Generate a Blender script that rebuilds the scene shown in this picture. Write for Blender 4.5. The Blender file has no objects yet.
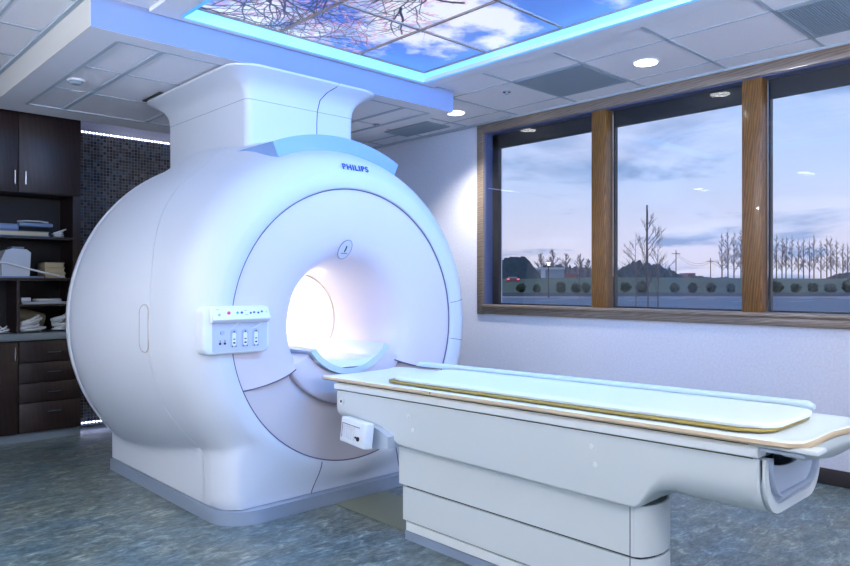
import bpy, bmesh, math, random
import numpy as np
from mathutils import Vector, Matrix
random.seed(7)
C = bpy.context.scene.collection
PI = math.pi
A = math.radians(43.3); SA, CA = math.sin(A), math.cos(A)
def far(d, r, z):                       # place by distance from the room's viewpoint, outdoors
    return Vector((d*SA + r*CA, d*CA - r*SA, z))

# ------------------------------------------------------------------ materials
MATS = {}
def mat(name, col, rough=.5, metal=0, spec=.5, coat=0, emis=None, es=0):
    m = bpy.data.materials.new(name); m.use_nodes = True
    b = m.node_tree.nodes['Principled BSDF']
    b.inputs['Base Color'].default_value = (*col, 1)
    b.inputs['Roughness'].default_value = rough
    b.inputs['Metallic'].default_value = metal
    b.inputs['Specular IOR Level'].default_value = spec
    b.inputs['Coat Weight'].default_value = coat
    if emis: b.inputs['Emission Color'].default_value = (*emis, 1); b.inputs['Emission Strength'].default_value = es
    MATS[name] = m; return m
def nodes(m): return m.node_tree.nodes, m.node_tree.links, m.node_tree.nodes['Principled BSDF']
def ramp(N, stops):
    r = N.new('ShaderNodeValToRGB'); e = r.color_ramp.elements
    while len(e) < len(stops): e.new(.5)
    for i, (p, c) in enumerate(stops): e[i].position = p; e[i].color = (*c, 1)
    return r
def add_bump(m, scale, strength, dist=.002, detail=4):
    N, L, b = nodes(m)
    t = N.new('ShaderNodeTexCoord'); n = N.new('ShaderNodeTexNoise'); n.inputs['Scale'].default_value = scale; n.inputs['Detail'].default_value = detail
    L.new(t.outputs['Object'], n.inputs['Vector'])
    bp = N.new('ShaderNodeBump'); bp.inputs['Strength'].default_value = strength; bp.inputs['Distance'].default_value = dist
    L.new(n.outputs['Fac'], bp.inputs['Height']); L.new(bp.outputs['Normal'], b.inputs['Normal'])
def mottled(name, stops, scale, rough=.6, stretch=(1,1,1), detail=8, spec=.5, bump=0, rot=0, dist=0):
    m = mat(name, (.5,.5,.5), rough, spec=spec); N, L, b = nodes(m)
    t = N.new('ShaderNodeTexCoord'); mp = N.new('ShaderNodeMapping'); mp.inputs['Scale'].default_value = stretch; mp.inputs['Rotation'].default_value = (0,0,rot)
    n = N.new('ShaderNodeTexNoise'); n.inputs['Scale'].default_value = scale; n.inputs['Detail'].default_value = detail; n.inputs['Roughness'].default_value = .65
    n.inputs['Distortion'].default_value = dist
    L.new(t.outputs['Object'], mp.inputs['Vector']); L.new(mp.outputs[0], n.inputs['Vector'])
    r = ramp(N, stops); L.new(n.outputs['Fac'], r.inputs[0]); L.new(r.outputs[0], b.inputs['Base Color'])
    if bump:
        bp = N.new('ShaderNodeBump'); bp.inputs['Strength'].default_value = bump; bp.inputs['Distance'].default_value = .004
        L.new(n.outputs['Fac'], bp.inputs['Height']); L.new(bp.outputs['Normal'], b.inputs['Normal'])
    return m
def wood(name, dark, light, scale=9, rough=.35, axis=2, coat=.2):
    st = [5,5,5]; st[axis] = .45
    m = mat(name, light, rough, coat=coat); N, L, b = nodes(m)
    t = N.new('ShaderNodeTexCoord'); mp = N.new('ShaderNodeMapping'); mp.inputs['Scale'].default_value = st
    L.new(t.outputs['Object'], mp.inputs['Vector'])
    n = N.new('ShaderNodeTexNoise'); n.inputs['Scale'].default_value = scale; n.inputs['Detail'].default_value = 6; n.inputs['Distortion'].default_value = .8
    w = N.new('ShaderNodeTexWave'); w.inputs['Scale'].default_value = scale*.35; w.inputs['Distortion'].default_value = 7; w.inputs['Detail'].default_value = 3
    w.bands_direction = 'DIAGONAL'
    L.new(mp.outputs[0], n.inputs['Vector']); L.new(mp.outputs[0], w.inputs['Vector'])
    mx = N.new('ShaderNodeMath'); mx.operation = 'MULTIPLY_ADD'; mx.inputs[1].default_value = .5
    hf = N.new('ShaderNodeMath'); hf.operation = 'MULTIPLY'; hf.inputs[1].default_value = .5
    L.new(w.outputs['Fac'], hf.inputs[0]); L.new(n.outputs['Fac'], mx.inputs[0]); L.new(hf.outputs[0], mx.inputs[2])
    r = ramp(N, [(.2, dark), (.75, light)]); L.new(mx.outputs[0], r.inputs[0]); L.new(r.outputs[0], b.inputs['Base Color'])
    return m
shell = mat('scanner_white', (.67,.72,.79), .46, coat=0)
shell_in = mat('scanner_face', (.74,.69,.78), .38, coat=.15)
shell_low = mat('scanner_lower_face', (.64,.60,.63), .42, coat=.1)
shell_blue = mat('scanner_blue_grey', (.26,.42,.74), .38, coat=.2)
bore_m = mat('bore_white', (.93,.91,.88), .4)
bore_em = mat('bore_lamp', (1,1,1), .5, emis=(1,.80,.62), es=10)
seam_m = mat('seam_dark', (.12,.12,.22), .7)
silver = mat('plinth_silver', (.36,.44,.56), .35, metal=.35)
table_m = mat('table_white', (.70,.76,.76), .36, coat=.2)
table_w = mat('table_rail_white', (.82,.87,.86), .34, coat=.2)
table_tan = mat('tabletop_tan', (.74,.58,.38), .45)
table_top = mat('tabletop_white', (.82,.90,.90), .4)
foam_y = mat('mattress_yellow', (.36,.27,.07), .7)
foam_w = mat('mattress_white', (.80,.90,.90), .55)
trough_m = mat('table_trough_grey', (.50,.58,.68), .4)
dark_in = mat('dark_interior', (.03,.05,.06), .7)
black_m = mat('black_plastic', (.02,.02,.025), .4)
red_m = mat('red_button', (.75,.05,.12), .35)
green_m = mat('green_button', (.08,.42,.32), .35)
blue_m = mat('blue_mark', (.03,.09,.38), .45)
panel_m = mat('panel_white', (.82,.88,.93), .35, coat=.2)
panel_g = mat('panel_grey_blue', (.55,.62,.82), .4)
socket_m = mat('socket_blue_grey', (.42,.50,.70), .4)
chrome = mat('brushed_metal', (.40,.44,.50), .25, metal=.9)
wallp = mottled('wall_paint', [(.35,(.70,.69,.75)),(.65,(.78,.77,.83))], 60, .75, bump=.25)
gyp = mat('gypsum_white', (.78,.80,.86), .8)
beam_m = mat('beam_blue_lit', (.27,.34,.54), .7)  # blue light falling on the beam is put into this base colour
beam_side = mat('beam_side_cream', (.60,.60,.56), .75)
black_v = mat('vent_black', (.03,.03,.03), .6)
grille_m = mat('grille_grey', (.30,.38,.46), .6)
lamp_em = mat('downlight_lamp', (1,1,1), .5, emis=(1,.97,.93), es=14)
lamp_trim = mat('downlight_trim', (.85,.87,.9), .4)
led_em = mat('led_white', (1,1,1), .5, emis=(.55,.62,1), es=14)
cove_em = mat('cove_cyan', (.6,.9,1), .5, emis=(.05,.50,.95), es=5.0)
cove_m = mat('cove_paint', (.75,.85,.9), .7)
gold_m = mat('grid_bronze', (.32,.24,.22), .5)
oak = wood('oak_honey', (.12,.045,.010), (.25,.115,.025), 22, .35, 2)
oak_h = wood('oak_rail', (.17,.12,.09), (.27,.21,.16), 20, .3, 1)
frame_dk = mat('window_frame_dark', (.025,.022,.02), .4)
base_dk = mat('baseboard_dark', (.03,.022,.022), .5)
espresso = wood('espresso_wood', (.009,.005,.005), (.020,.009,.008), 10, .45, 2, 0)
espresso_in = mat('espresso_inside', (.010,.009,.010), .7)
counter_m = mat('counter_grey', (.16,.21,.24), .35)
toe_m = mat('toe_kick_grey', (.16,.21,.26), .4)
beige = mat('beige_plastic', (.38,.34,.23), .5)
offwhite = mat('offwhite_plastic', (.42,.46,.52), .4)
bluegrey = mat('blue_grey_plastic', (.14,.20,.32), .5)
paper = mat('paper_cream', (.42,.37,.24), .7)
cable_m = mat('cable_white', (.62,.66,.68), .45)
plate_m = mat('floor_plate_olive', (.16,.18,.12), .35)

def tile_material():
    m = mat('acoustic_tile', (.84,.85,.90), .85); N, L, b = nodes(m)
    t = N.new('ShaderNodeTexCoord'); n = N.new('ShaderNodeTexNoise'); n.inputs['Scale'].default_value = 220; n.inputs['Detail'].default_value = 2
    L.new(t.outputs['Object'], n.inputs['Vector'])
    r = ramp(N, [(.3,(.79,.80,.86)),(.6,(.86,.87,.92))]); L.new(n.outputs['Fac'], r.inputs[0]); L.new(r.outputs[0], b.inputs['Base Color'])
    return m
tile_m = tile_material()
grid_m = mat('ceiling_grid', (.42,.50,.58), .6)

def floor_material():
    m = mat('marbled_linoleum', (.2,.25,.3), .3, spec=.5); N, L, b = nodes(m)
    t = N.new('ShaderNodeTexCoord')
    def noise(scale, st, det, dist=0, off=0):
        mp = N.new('ShaderNodeMapping'); mp.inputs['Scale'].default_value = st; mp.inputs['Rotation'].default_value = (0,0,.5); mp.inputs['Location'].default_value = (off,off,0)
        n = N.new('ShaderNodeTexNoise'); n.inputs['Scale'].default_value = scale; n.inputs['Detail'].default_value = det; n.inputs['Roughness'].default_value = .7; n.inputs['Distortion'].default_value = dist
        L.new(t.outputs['Object'], mp.inputs['Vector']); L.new(mp.outputs[0], n.inputs['Vector']); return n
    a = noise(9, (1,2.0,1), 10, 1.0); c = noise(2.0, (1,1.4,1), 4, .3, 5); g = noise(30, (1,2.5,1), 5, .4, 9)
    r1 = ramp(N, [(.32,(.035,.052,.055)),(.44,(.075,.105,.110)),(.55,(.135,.172,.178)),(.68,(.32,.36,.35))])
    L.new(a.outputs['Fac'], r1.inputs[0])
    r2 = ramp(N, [(.38,(.72,.95,1.15)),(.62,(1.15,1.02,.82))]); L.new(c.outputs['Fac'], r2.inputs[0])
    mx = N.new('ShaderNodeMixRGB'); mx.blend_type = 'MULTIPLY'; mx.inputs[0].default_value = .7
    L.new(r1.outputs[0], mx.inputs[1]); L.new(r2.outputs[0], mx.inputs[2])
    r3 = ramp(N, [(.38,(.50,.54,.56)),(.6,(1.45,1.45,1.40))]); L.new(g.outputs['Fac'], r3.inputs[0])
    my = N.new('ShaderNodeMixRGB'); my.blend_type = 'MULTIPLY'; my.inputs[0].default_value = .75
    L.new(mx.outputs[0], my.inputs[1]); L.new(r3.outputs[0], my.inputs[2]); L.new(my.outputs[0], b.inputs['Base Color'])
    return m
floor_m = floor_material()

def mosaic_material():
    m = mat('glass_mosaic', (.05,.06,.08), .25); N, L, b = nodes(m)
    t = N.new('ShaderNodeTexCoord'); s = N.new('ShaderNodeSeparateXYZ'); L.new(t.outputs['Object'], s.inputs[0])
    def mth(op, a, v=None, v2=None):
        n = N.new('ShaderNodeMath'); n.operation = op
        if isinstance(a, (int, float)): n.inputs[0].default_value = a
        else: L.new(a, n.inputs[0])
        if v is not None:
            if isinstance(v, (int, float)): n.inputs[1].default_value = v
            else: L.new(v, n.inputs[1])
        return n.outputs[0]
    p = 1/.027
    u = mth('MULTIPLY', s.outputs['X'], p); w = mth('MULTIPLY', s.outputs['Z'], p)
    fu = mth('FRACT', u); fw = mth('FRACT', w)
    gu = mth('GREATER_THAN', fu, .14); gw = mth('GREATER_THAN', fw, .14); inside = mth('MULTIPLY', gu, gw)
    cb = N.new('ShaderNodeCombineXYZ'); L.new(mth('FLOOR', u), cb.inputs[0]); L.new(mth('FLOOR', w), cb.inputs[1])
    wn = N.new('ShaderNodeTexWhiteNoise'); L.new(cb.outputs[0], wn.inputs['Vector'])
    r = ramp(N, [(0,(.020,.022,.030)),(.35,(.045,.042,.045)),(.6,(.085,.065,.055)),(.8,(.05,.075,.11)),(1,(.12,.12,.12))]); L.new(wn.outputs['Value'], r.inputs[0])
    mx = N.new('ShaderNodeMixRGB'); mx.inputs[1].default_value = (.15,.16,.18,1); L.new(inside, mx.inputs[0]); L.new(r.outputs[0], mx.inputs[2]); L.new(mx.outputs[0], b.inputs['Base Color'])
    return m
mosaic_m = mosaic_material()

def glass_material():
    m = bpy.data.materials.new('window_glass'); m.use_nodes = True; N = m.node_tree.nodes; L = m.node_tree.links; N.clear()
    o = N.new('ShaderNodeOutputMaterial'); mx = N.new('ShaderNodeMixShader'); tr = N.new('ShaderNodeBsdfTransparent'); g = N.new('ShaderNodeBsdfGlossy')
    tr.inputs[0].default_value = (.93,.95,.98,1); g.inputs['Roughness'].default_value = .012
    lw = N.new('ShaderNodeLayerWeight'); pw_ = N.new('ShaderNodeMath'); pw_.operation = 'POWER'; pw_.inputs[1].default_value = 5
    lw.inputs[0].default_value = .5; f = N.new('ShaderNodeMath'); f.operation = 'MULTIPLY_ADD'; f.inputs[1].default_value = .5; f.inputs[2].default_value = .025
    L.new(lw.outputs['Facing'], pw_.inputs[0]); L.new(pw_.outputs[0], f.inputs[0]); L.new(f.outputs[0], mx.inputs[0]); L.new(tr.outputs[0], mx.inputs[1]); L.new(g.outputs[0], mx.inputs[2]); L.new(mx.outputs[0], o.inputs[0])
    return m
glass_m = glass_material()
asphalt_m = mottled('asphalt', [(.3,(.10,.13,.17)),(.7,(.15,.18,.23))], .4, .8)
lawn_m = mottled('lawn_grass', [(.3,(.065,.085,.04)),(.7,(.11,.125,.065))], .15, .9)
shrub_m = mottled('shrub_leaf', [(.3,(.025,.035,.02)),(.7,(.06,.07,.035))], 3, .9)
bark_m = mat('bark', (.085,.06,.065), .9)
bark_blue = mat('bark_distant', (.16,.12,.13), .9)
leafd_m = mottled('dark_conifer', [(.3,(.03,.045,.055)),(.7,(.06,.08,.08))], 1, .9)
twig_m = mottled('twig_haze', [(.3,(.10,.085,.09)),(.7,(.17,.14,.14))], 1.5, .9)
curb_m = mat('curb_mulch', (.055,.055,.06), .9)
paint_m = mat('parking_line', (.45,.50,.56), .7)
bldg_m = mat('building_metal', (.30,.36,.44), .6); bldg_w = mat('building_white', (.55,.62,.68), .6); bldg_r = mat('building_red', (.34,.12,.12), .6)
lampglow = mat('street_lamp_glow', (1,1,1), .5, emis=(1,.9,.75), es=4)
redglow = mat('tail_light_glow', (1,.2,.2), .5, emis=(1,.15,.2), es=2)

# ------------------------------------------------------------------ mesh helpers
def to_obj(name, bm, m, parent=None, smooth=False, loc=None):
    me = bpy.data.meshes.new(name); bm.to_mesh(me); bm.free()
    for mm in (m if isinstance(m, (list, tuple)) else [m]): me.materials.append(mm)
    o = bpy.data.objects.new(name, me); C.objects.link(o)
    if smooth:
        for p in me.polygons: p.use_smooth = True
        try: me.set_sharp_from_angle(angle=math.radians(smooth if smooth > 1 else 40))
        except Exception: pass
    if parent: o.parent = parent; o.matrix_parent_inverse = Matrix.Translation(-Vector(parent.location)) if parent.type == 'EMPTY' and parent.parent is None else Matrix()
    if parent and parent.type != 'EMPTY':
        o.matrix_parent_inverse = Matrix.Translation(-Vector(parent.get('_o', (0,0,0))))
    return o
def thing(name, label, cat, loc=(0,0,0), group=None):
    o = bpy.data.objects.new(name, None); C.objects.link(o); o.location = loc; o.empty_display_size = .1
    o['label'] = label; o['category'] = cat
    if group: o['group'] = group
    return o
def tag(o, label, cat, group=None):
    o['label'] = label; o['category'] = cat
    if group: o['group'] = group
    return o
def struct(o): o['kind'] = 'structure'; return o
def box(bm, x0, x1, y0, y1, z0, z1, bev=0, seg=2, mi=0, M=None):
    r = bmesh.ops.create_cube(bm, size=1)
    vs = r['verts']
    for v in vs:
        v.co = Vector(((x0+x1)/2 + v.co.x*(x1-x0), (y0+y1)/2 + v.co.y*(y1-y0), (z0+z1)/2 + v.co.z*(z1-z0)))
    fs = set(f for v in vs for f in v.link_faces)
    for f in fs: f.material_index = mi
    if bev:
        es = list(set(e for v in vs for e in v.link_edges))
        rb = bmesh.ops.bevel(bm, geom=es, offset=bev, segments=seg, profile=.5, affect='EDGES')
        vs = list(set(v for f in rb['faces'] for v in f.verts) | set(v for v in vs if v.is_valid))
        for f in rb['faces']: f.material_index = mi
    if M:
        for v in vs: v.co = M @ v.co
    return vs
def mbox(name, x0, x1, y0, y1, z0, z1, m, parent=None, bev=0, seg=2, M=None, smooth=False):
    bm = bmesh.new(); box(bm, x0, x1, y0, y1, z0, z1, bev, seg, 0, M); return to_obj(name, bm, m, parent, smooth or (35 if bev else False))
def tube(bm, pts, rad, seg=8, cap=True):
    pts = [Vector(p) for p in pts]; n = len(pts)
    if not isinstance(rad, (list, tuple)): rad = [rad]*n
    rings = []; up = None
    for i, p in enumerate(pts):
        t = (pts[min(i+1,n-1)] - pts[max(i-1,0)]).normalized()
        if up is None:
            up = Vector((0,0,1)) if abs(t.z) < .9 else Vector((1,0,0))
        a = (up - t*up.dot(t)).normalized(); b = t.cross(a); up = a
        rings.append([bm.verts.new(p + (a*math.cos(2*PI*k/seg) + b*math.sin(2*PI*k/seg))*rad[i]) for k in range(seg)])
    for i in range(n-1):
        for k in range(seg):
            bm.faces.new((rings[i][k], rings[i][(k+1)%seg], rings[i+1][(k+1)%seg], rings[i+1][k]))
    if cap:
        bm.faces.new(list(reversed(rings[0]))); bm.faces.new(rings[-1])
def mtube(name, pts, rad, m, parent=None, seg=8):
    bm = bmesh.new(); tube(bm, pts, rad, seg); return to_obj(name, bm, m, parent, True)
def grid(bm, rows, closed=False, flip=False):
    """rows: list of lists of points -> quads"""
    V = [[bm.verts.new(p) for p in r] for r in rows]
    for i in range(len(V)-1):
        n = len(V[i])
        for k in range(n if closed else n-1):
            q = [V[i][k], V[i][(k+1)%n], V[i+1][(k+1)%n], V[i+1][k]]
            if flip: q.reverse()
            try: bm.faces.new(q)
            except ValueError: pass
    return V
def prism(bm, outline, axis, a, b):
    """outline 2D -> extruded between a and b on the axis (0 x: (y,z), 1 y: (x,z), 2 z: (x,y))"""
    def P(u, v, w): return {0:(w,u,v), 1:(u,w,v), 2:(u,v,w)}[axis]
    lo = [bm.verts.new(P(u, v, a)) for u, v in outline]; hi = [bm.verts.new(P(u, v, b)) for u, v in outline]
    n = len(outline)
    bm.faces.new(lo); bm.faces.new(list(reversed(hi)))
    for i in range(n): bm.faces.new((lo[i], hi[i], hi[(i+1)%n], lo[(i+1)%n]))
    bmesh.ops.recalc_face_normals(bm, faces=bm.faces)
def rrect(x0, x1, y0, y1, r, n=6):
    o = []
    for cx, cy, a0 in ((x1-r,y1-r,0),(x0+r,y1-r,90),(x0+r,y0+r,180),(x1-r,y0+r,270)):
        for k in range(n+1):
            a = math.radians(a0 + 90*k/n); o.append((cx + r*math.cos(a), cy + r*math.sin(a)))
    return o
def disc(bm, c, n, r, h, seg=24, r2=None):
    n = Vector(n).normalized(); c = Vector(c)
    tube(bm, [c, c + n*h], [r, r2 if r2 is not None else r], seg)
def sstep(a, b, x):
    t = min(1, max(0, (x-a)/(b-a))); return t*t*(3-2*t)
def lerp_tab(tab, x):
    if x <= tab[0][0]: return tab[0][1]
    for (a, va), (b, vb) in zip(tab, tab[1:]):
        if x <= b:
            return va + (vb-va)*(x-a)/(b-a)
    return tab[-1][1]

# ------------------------------------------------------------------ the room
ZC, ZS = 2.717, 2.55           # ceiling, soffit underside
XW, YB, XL, YF = 4.80, 6.50, -1.60, -1.90
WY0, WY1, WZ0, WZ1 = .66, 4.30, 1.055, 2.625       # window opening
bm = bmesh.new(); box(bm, XL, XW+.0, YF, YB, -.1, 0); struct(to_obj('floor', bm, floor_m))
struct(mbox('wall_back', XL, XW+.25, YB, YB+.15, 0, 2.95, wallp))
struct(mbox('wall_left', XL-.15, XL, YF, YB, 0, 2.95, wallp))
struct(mbox('wall_front', XL, XW+.25, YF-.15, YF, 0, 2.95, wallp))
bm = bmesh.new()
box(bm, XW, XW+.25, YF, YB, -.3, WZ0-.03); box(bm, XW, XW+.25, YF, YB, WZ1, 2.95)
box(bm, XW, XW+.25, WY1, YB, WZ0-.03, WZ1); box(bm, XW, XW+.25, YF, WY0, WZ0-.03, WZ1)
struct(to_obj('wall_right', bm, wallp))
struct(mbox('baseboard_right', XW-.014, XW, YF, 6.4, 0, .1, base_dk, bev=.003))

# ceiling with tile grid
SX0, SX1, SY0, SY1 = 1.20, 3.82, 3.74, 5.97          # soffit box
KX0, KX1, KY0, KY1 = 1.66, 3.45, 1.247, 3.67          # lit sky panels
bm = bmesh.new()
def slab(x0, x1, y0, y1): box(bm, x0, x1, y0, y1, ZC, ZC+.03)
slab(XL, KX0-.02, YF, YB); slab(KX1+.02, XW, YF, YB); slab(KX0-.02, KX1+.02, YF, KY0-.02); slab(KX0-.02, KX1+.02, KY1+.02, YB)
ceil = struct(to_obj('ceiling', bm, tile_m))
struct(mbox('ceiling_backing', KX0-.3, KX1+.3, KY0-.3, KY1+.3, 2.86, 2.9, gyp))
bm = bmesh.new()
def gbar(x0, x1, y0, y1, z=ZC, t=.004): box(bm, x0, x1, y0, y1, z-t, z+.002)
gw = .011
ys = [3.28+.607*k for k in range(-9, 6)]
for x in (3.95, 4.56):
    gbar(x-gw*.6, x+gw*.6, YF, YB)
for y in ys:
    gbar(3.60, XW, y-gw, y+gw); gbar(XL, 1.49 if y < 3.74 else SX0, y-gw, y+gw)
for x in (.93, .32, -.29, -.90, -1.5): gbar(x-gw*.6, x+gw*.6, YF, YB)
for x in (1.54, 2.15, 2.76, 3.37): gbar(x-gw*.6, x+gw*.6, YF, KY0-.12)
for y in ys:
    if y < KY0-.1: gbar(1.49, 3.60, y-gw, y+gw)
gbar(SX0-.03, SX0, YF+1, SY1, t=.012); gbar(XW-.03, XW, YF, YB, t=.018)
struct(to_obj('trim_ceiling_grid', bm, grid_m))
# plain border frame round the lit sky
bm = bmesh.new()
for (x0, x1, y0, y1) in ((1.49, KX0, KY0-.16, 3.725), (KX1, 3.60, KY0-.16, 3.725), (KX0, KX1, KY1+.02, 3.725), (KX0, KX1, KY0-.16, KY0-.02)):
    box(bm, x0, x1, y0, y1, ZC-.022, ZC+.004)
struct(to_obj('trim_skylight_border', bm, gyp))
bm = bmesh.new()      # recess walls above the border
w = .05
box(bm, KX0-w-.03, KX0-w, KY0-w, KY1+w, ZC, 2.86); box(bm, KX1+w, KX1+w+.03, KY0-w, KY1+w, ZC, 2.86)
box(bm, KX0-w, KX1+w, KY0-w-.03, KY0-w, ZC, 2.86); box(bm, KX0-w, KX1+w, KY1+w, KY1+w+.03, ZC, 2.86)
struct(to_obj('trim_skylight_recess', bm, cove_m))

# soffit above the scanner
bm = bmesh.new()
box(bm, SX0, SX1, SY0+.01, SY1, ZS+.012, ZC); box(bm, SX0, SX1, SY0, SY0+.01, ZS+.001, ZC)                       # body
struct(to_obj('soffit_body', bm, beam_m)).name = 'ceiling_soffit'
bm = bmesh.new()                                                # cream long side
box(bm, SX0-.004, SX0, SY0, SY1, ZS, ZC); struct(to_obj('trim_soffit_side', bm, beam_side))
bm = bmesh.new()
BX0, BX1, BY0, BY1 = 1.38, 3.70, 3.88, 5.69
for (x0,x1,y0,y1) in ((SX0,BX0,SY0+.002,SY1),(BX1,SX1,SY0+.002,SY1),(BX0,BX1,SY0+.002,BY0),(BX0,BX1,BY1,SY1)): box(bm, x0,x1,y0,y1, ZS, ZS+.02)
struct(to_obj('trim_soffit_border', bm, gyp))
bm = bmesh.new(); box(bm, BX0, BX1, BY0, BY1, ZS+.008, ZS+.02); struct(to_obj('ceiling_soffit_tiles', bm, tile_m))
bm = bmesh.new()
for x in (1.63, 2.24, 2.85, 3.46): box(bm, x-.014, x+.014, BY0, BY1, ZS+.002, ZS+.012)
for x in (BX0, BX1): box(bm, x-.010, x+.012, BY0, BY1, ZS-.001, ZS+.012)
for y in (4.48, 5.09): box(bm, BX0, BX1, y-.007, y+.007, ZS+.004, ZS+.012)
for y in (BY0, BY1): box(bm, BX0, BX1, y-.009, y+.009, ZS-.001, ZS+.012)
struct(to_obj('trim_soffit_grid', bm, grid_m))

# ------------------------------------------------------------------ lit sky panels (a printed picture)
def fbm(x, y, seed, octaves=5, sc=1.0):
    rng = np.random.RandomState(seed); tot = np.zeros_like(x); amp = 1; s = sc; norm = 0
    for o in range(octaves):
        G = rng.rand(64, 64); xx = x*s; yy = y*s
        xi = np.floor(xx).astype(int); yi = np.floor(yy).astype(int); fx = xx-xi; fy = yy-yi
        fx = fx*fx*(3-2*fx); fy = fy*fy*(3-2*fy)
        a = G[xi%64, yi%64]; b = G[(xi+1)%64, yi%64]; c = G[xi%64, (yi+1)%64]; d = G[(xi+1)%64, (yi+1)%64]
        tot += amp*((a*(1-fx)+b*fx)*(1-fy) + (c*(1-fx)+d*fx)*fy); norm += amp; amp *= .55; s *= 2.03
    return tot/norm
def branch_segments():
    rng = random.Random(11); segs = []
    def grow(x, y, a, w, n, depth):
        for i in range(n):
            a += rng.uniform(-.30, .30); l = rng.uniform(.035, .06)
            nx, ny = x + math.cos(a)*l, y + math.sin(a)*l
            segs.append((x, y, nx, ny, w)); x, y = nx, ny; w *= .90
            if depth < 2 and rng.random() < .50:
                grow(x, y, a + rng.choice((-1,1))*rng.uniform(.5, 1.1), w*.7, int(n*.7), depth+1)
    for (x, y, a, w, n) in ((1.55,3.45,.05,.017,17),(1.62,3.10,.25,.019,17),(1.9,2.75,.5,.016,15),(2.75,2.62,2.4,.014,14),(1.6,3.68,-.35,.015,15),(2.1,3.72,-.9,.011,10),(2.3,2.5,.9,.013,12),(1.6,2.9,.55,.016,16),(2.55,2.9,.8,.010,9),(2.35,3.72,-.6,.010,9)):
        grow(x, y, a, w, n, 0)
    return np.array(segs)
SEG = branch_segments()
def sky_picture(X, Y):
    n = fbm(X, Y, 3, 6, 2.2); n2 = fbm(X+7, Y*1.3+3, 8, 5, 5)
    cloud = np.clip((n*.75 + n2*.25 - .45)/.13, 0, 1)[..., None]
    u = np.clip((X-1.66)/1.8, 0, 1)[..., None]
    blue = np.array([.06,.14,.72])*(1-u) + np.array([.10,.26,.82])*u
    white = np.array([.80,.86,1.0])
    col = blue*(1-cloud) + white*cloud
    pk = fbm(X+2, Y+2, 21, 3, 44)
    near = np.full(X.shape, 9.0); dark = np.zeros(X.shape)
    for (x0, y0, x1, y1, w) in SEG:
        dx, dy = x1-x0, y1-y0; t = np.clip(((X-x0)*dx + (Y-y0)*dy)/(dx*dx+dy*dy), 0, 1)
        dd = np.hypot(X-x0-t*dx, Y-y0-t*dy); near = np.minimum(near, dd)
        dark = np.maximum(dark, np.clip((w*.85+.0022-dd)/.003, 0, 1))
    fade = np.clip((3.05-X)/.25, 0, 1)
    pink = (np.clip((pk-.55)/.07, 0, 1)*np.clip((.05-near)/.03, 0, 1)*fade)[..., None]
    col = col*(1-pink*.75) + np.array([.72,.40,.62])*pink*.75
    dk = (dark*fade)[..., None]
    return col*(1-dk) + np.array([.015,.012,.06])*dk
pic_m = bpy.data.materials.new('printed_sky'); pic_m.use_nodes = True
N, L, b = nodes(pic_m); at = N.new('ShaderNodeAttribute'); at.attribute_name = 'Col'
b.inputs['Base Color'].default_value = (.02,.02,.02,1); b.inputs['Roughness'].default_value = .4
L.new(at.outputs['Color'], b.inputs['Emission Color']); b.inputs['Emission Strength'].default_value = 1.1
pw, ph = (KX1-KX0)/3, (KY1-KY0)/4
sky_labels = {
 (0,3):'lit sky ceiling panel crowded with dark branches, far left corner above the scanner',
 (1,3):'lit sky ceiling panel with a long dark branch and pink blossom, middle of the far row',
 (2,3):'lit sky ceiling panel at the far right corner, white cloud with a blue gap',
 (0,2):'lit sky ceiling panel full of branches, left end of the second row',
 (1,2):'lit sky ceiling panel with blossom twigs over deep blue, middle of the second row',
 (2,2):'lit sky ceiling panel with broad white cloud, right end of the second row',
 (0,1):'lit sky ceiling panel in the third row, left end',
 (1,1):'lit sky ceiling panel in the third row, middle',
 (2,1):'lit sky ceiling panel in the third row beside the right cove',
 (0,0):'lit sky ceiling panel in the nearest row, left end',
 (1,0):'lit sky ceiling panel in the nearest row, middle',
 (2,0):'lit sky ceiling panel in the nearest row beside the right cove'}
for i in range(3):
    for j in range(4):
        x0, y0 = KX0+i*pw, KY0+j*ph; n = 150
        xs = np.linspace(x0+.006, x0+pw-.006, n); yy = np.linspace(y0+.006, y0+ph-.006, n)
        XX, YY = np.meshgrid(xs, yy, indexing='ij'); col = sky_picture(XX, YY).reshape(-1, 3)
        co = np.stack([XX.ravel(), YY.ravel(), np.full(n*n, 2.767)], 1)
        idx = np.arange(n*n).reshape(n, n)
        q = np.stack([idx[:-1,:-1], idx[:-1,1:], idx[1:,1:], idx[1:,:-1]], -1).reshape(-1, 4)
        me = bpy.data.meshes.new('diffuser'); me.from_pydata(co.tolist(), [], q.tolist())
        ca = me.color_attributes.new('Col', 'FLOAT_COLOR', 'POINT'); ca.data.foreach_set('color', np.c_[col, np.ones(n*n)].astype(np.float32).ravel())
        me.materials.append(pic_m)
        t = thing('sky_light_panel', sky_labels[(i,j)], 'ceiling light', (x0+pw/2, y0+ph/2, 2.767), 'printed sky light panels')
        o = bpy.data.objects.new('diffuser', me); C.objects.link(o); o.parent = t; o.matrix_parent_inverse = Matrix.Translation(-t.location)
        bm = bmesh.new(); f = .0085
        for (a0,a1,b0,b1) in ((x0,x0+f,y0,y0+ph),(x0+pw-f,x0+pw,y0,y0+ph),(x0+f,x0+pw-f,y0,y0+f),(x0+f,x0+pw-f,y0+ph-f,y0+ph)): box(bm,a0,a1,b0,b1,2.758,2.785)
        to_obj('frame', bm, gold_m, t)
# cove strip lights round the panels
cv = thing('cove_light', 'cyan cove light strip running round the lit sky panels', 'ceiling light', (2.55, 2.76, 2.74))
g = .012
for (x0,x1,y0,y1) in ((KX0-.045,KX0-.03,KY0,KY1),(KX1+.03,KX1+.045,KY0,KY1),(KX0,KX1,KY1+.03,KY1+.045),(KX0,KX1,KY0-.045,KY0-.03)):
    mbox('light_strip', x0, x1, y0, y1, 2.735, 2.750, cove_em, cv)
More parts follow.
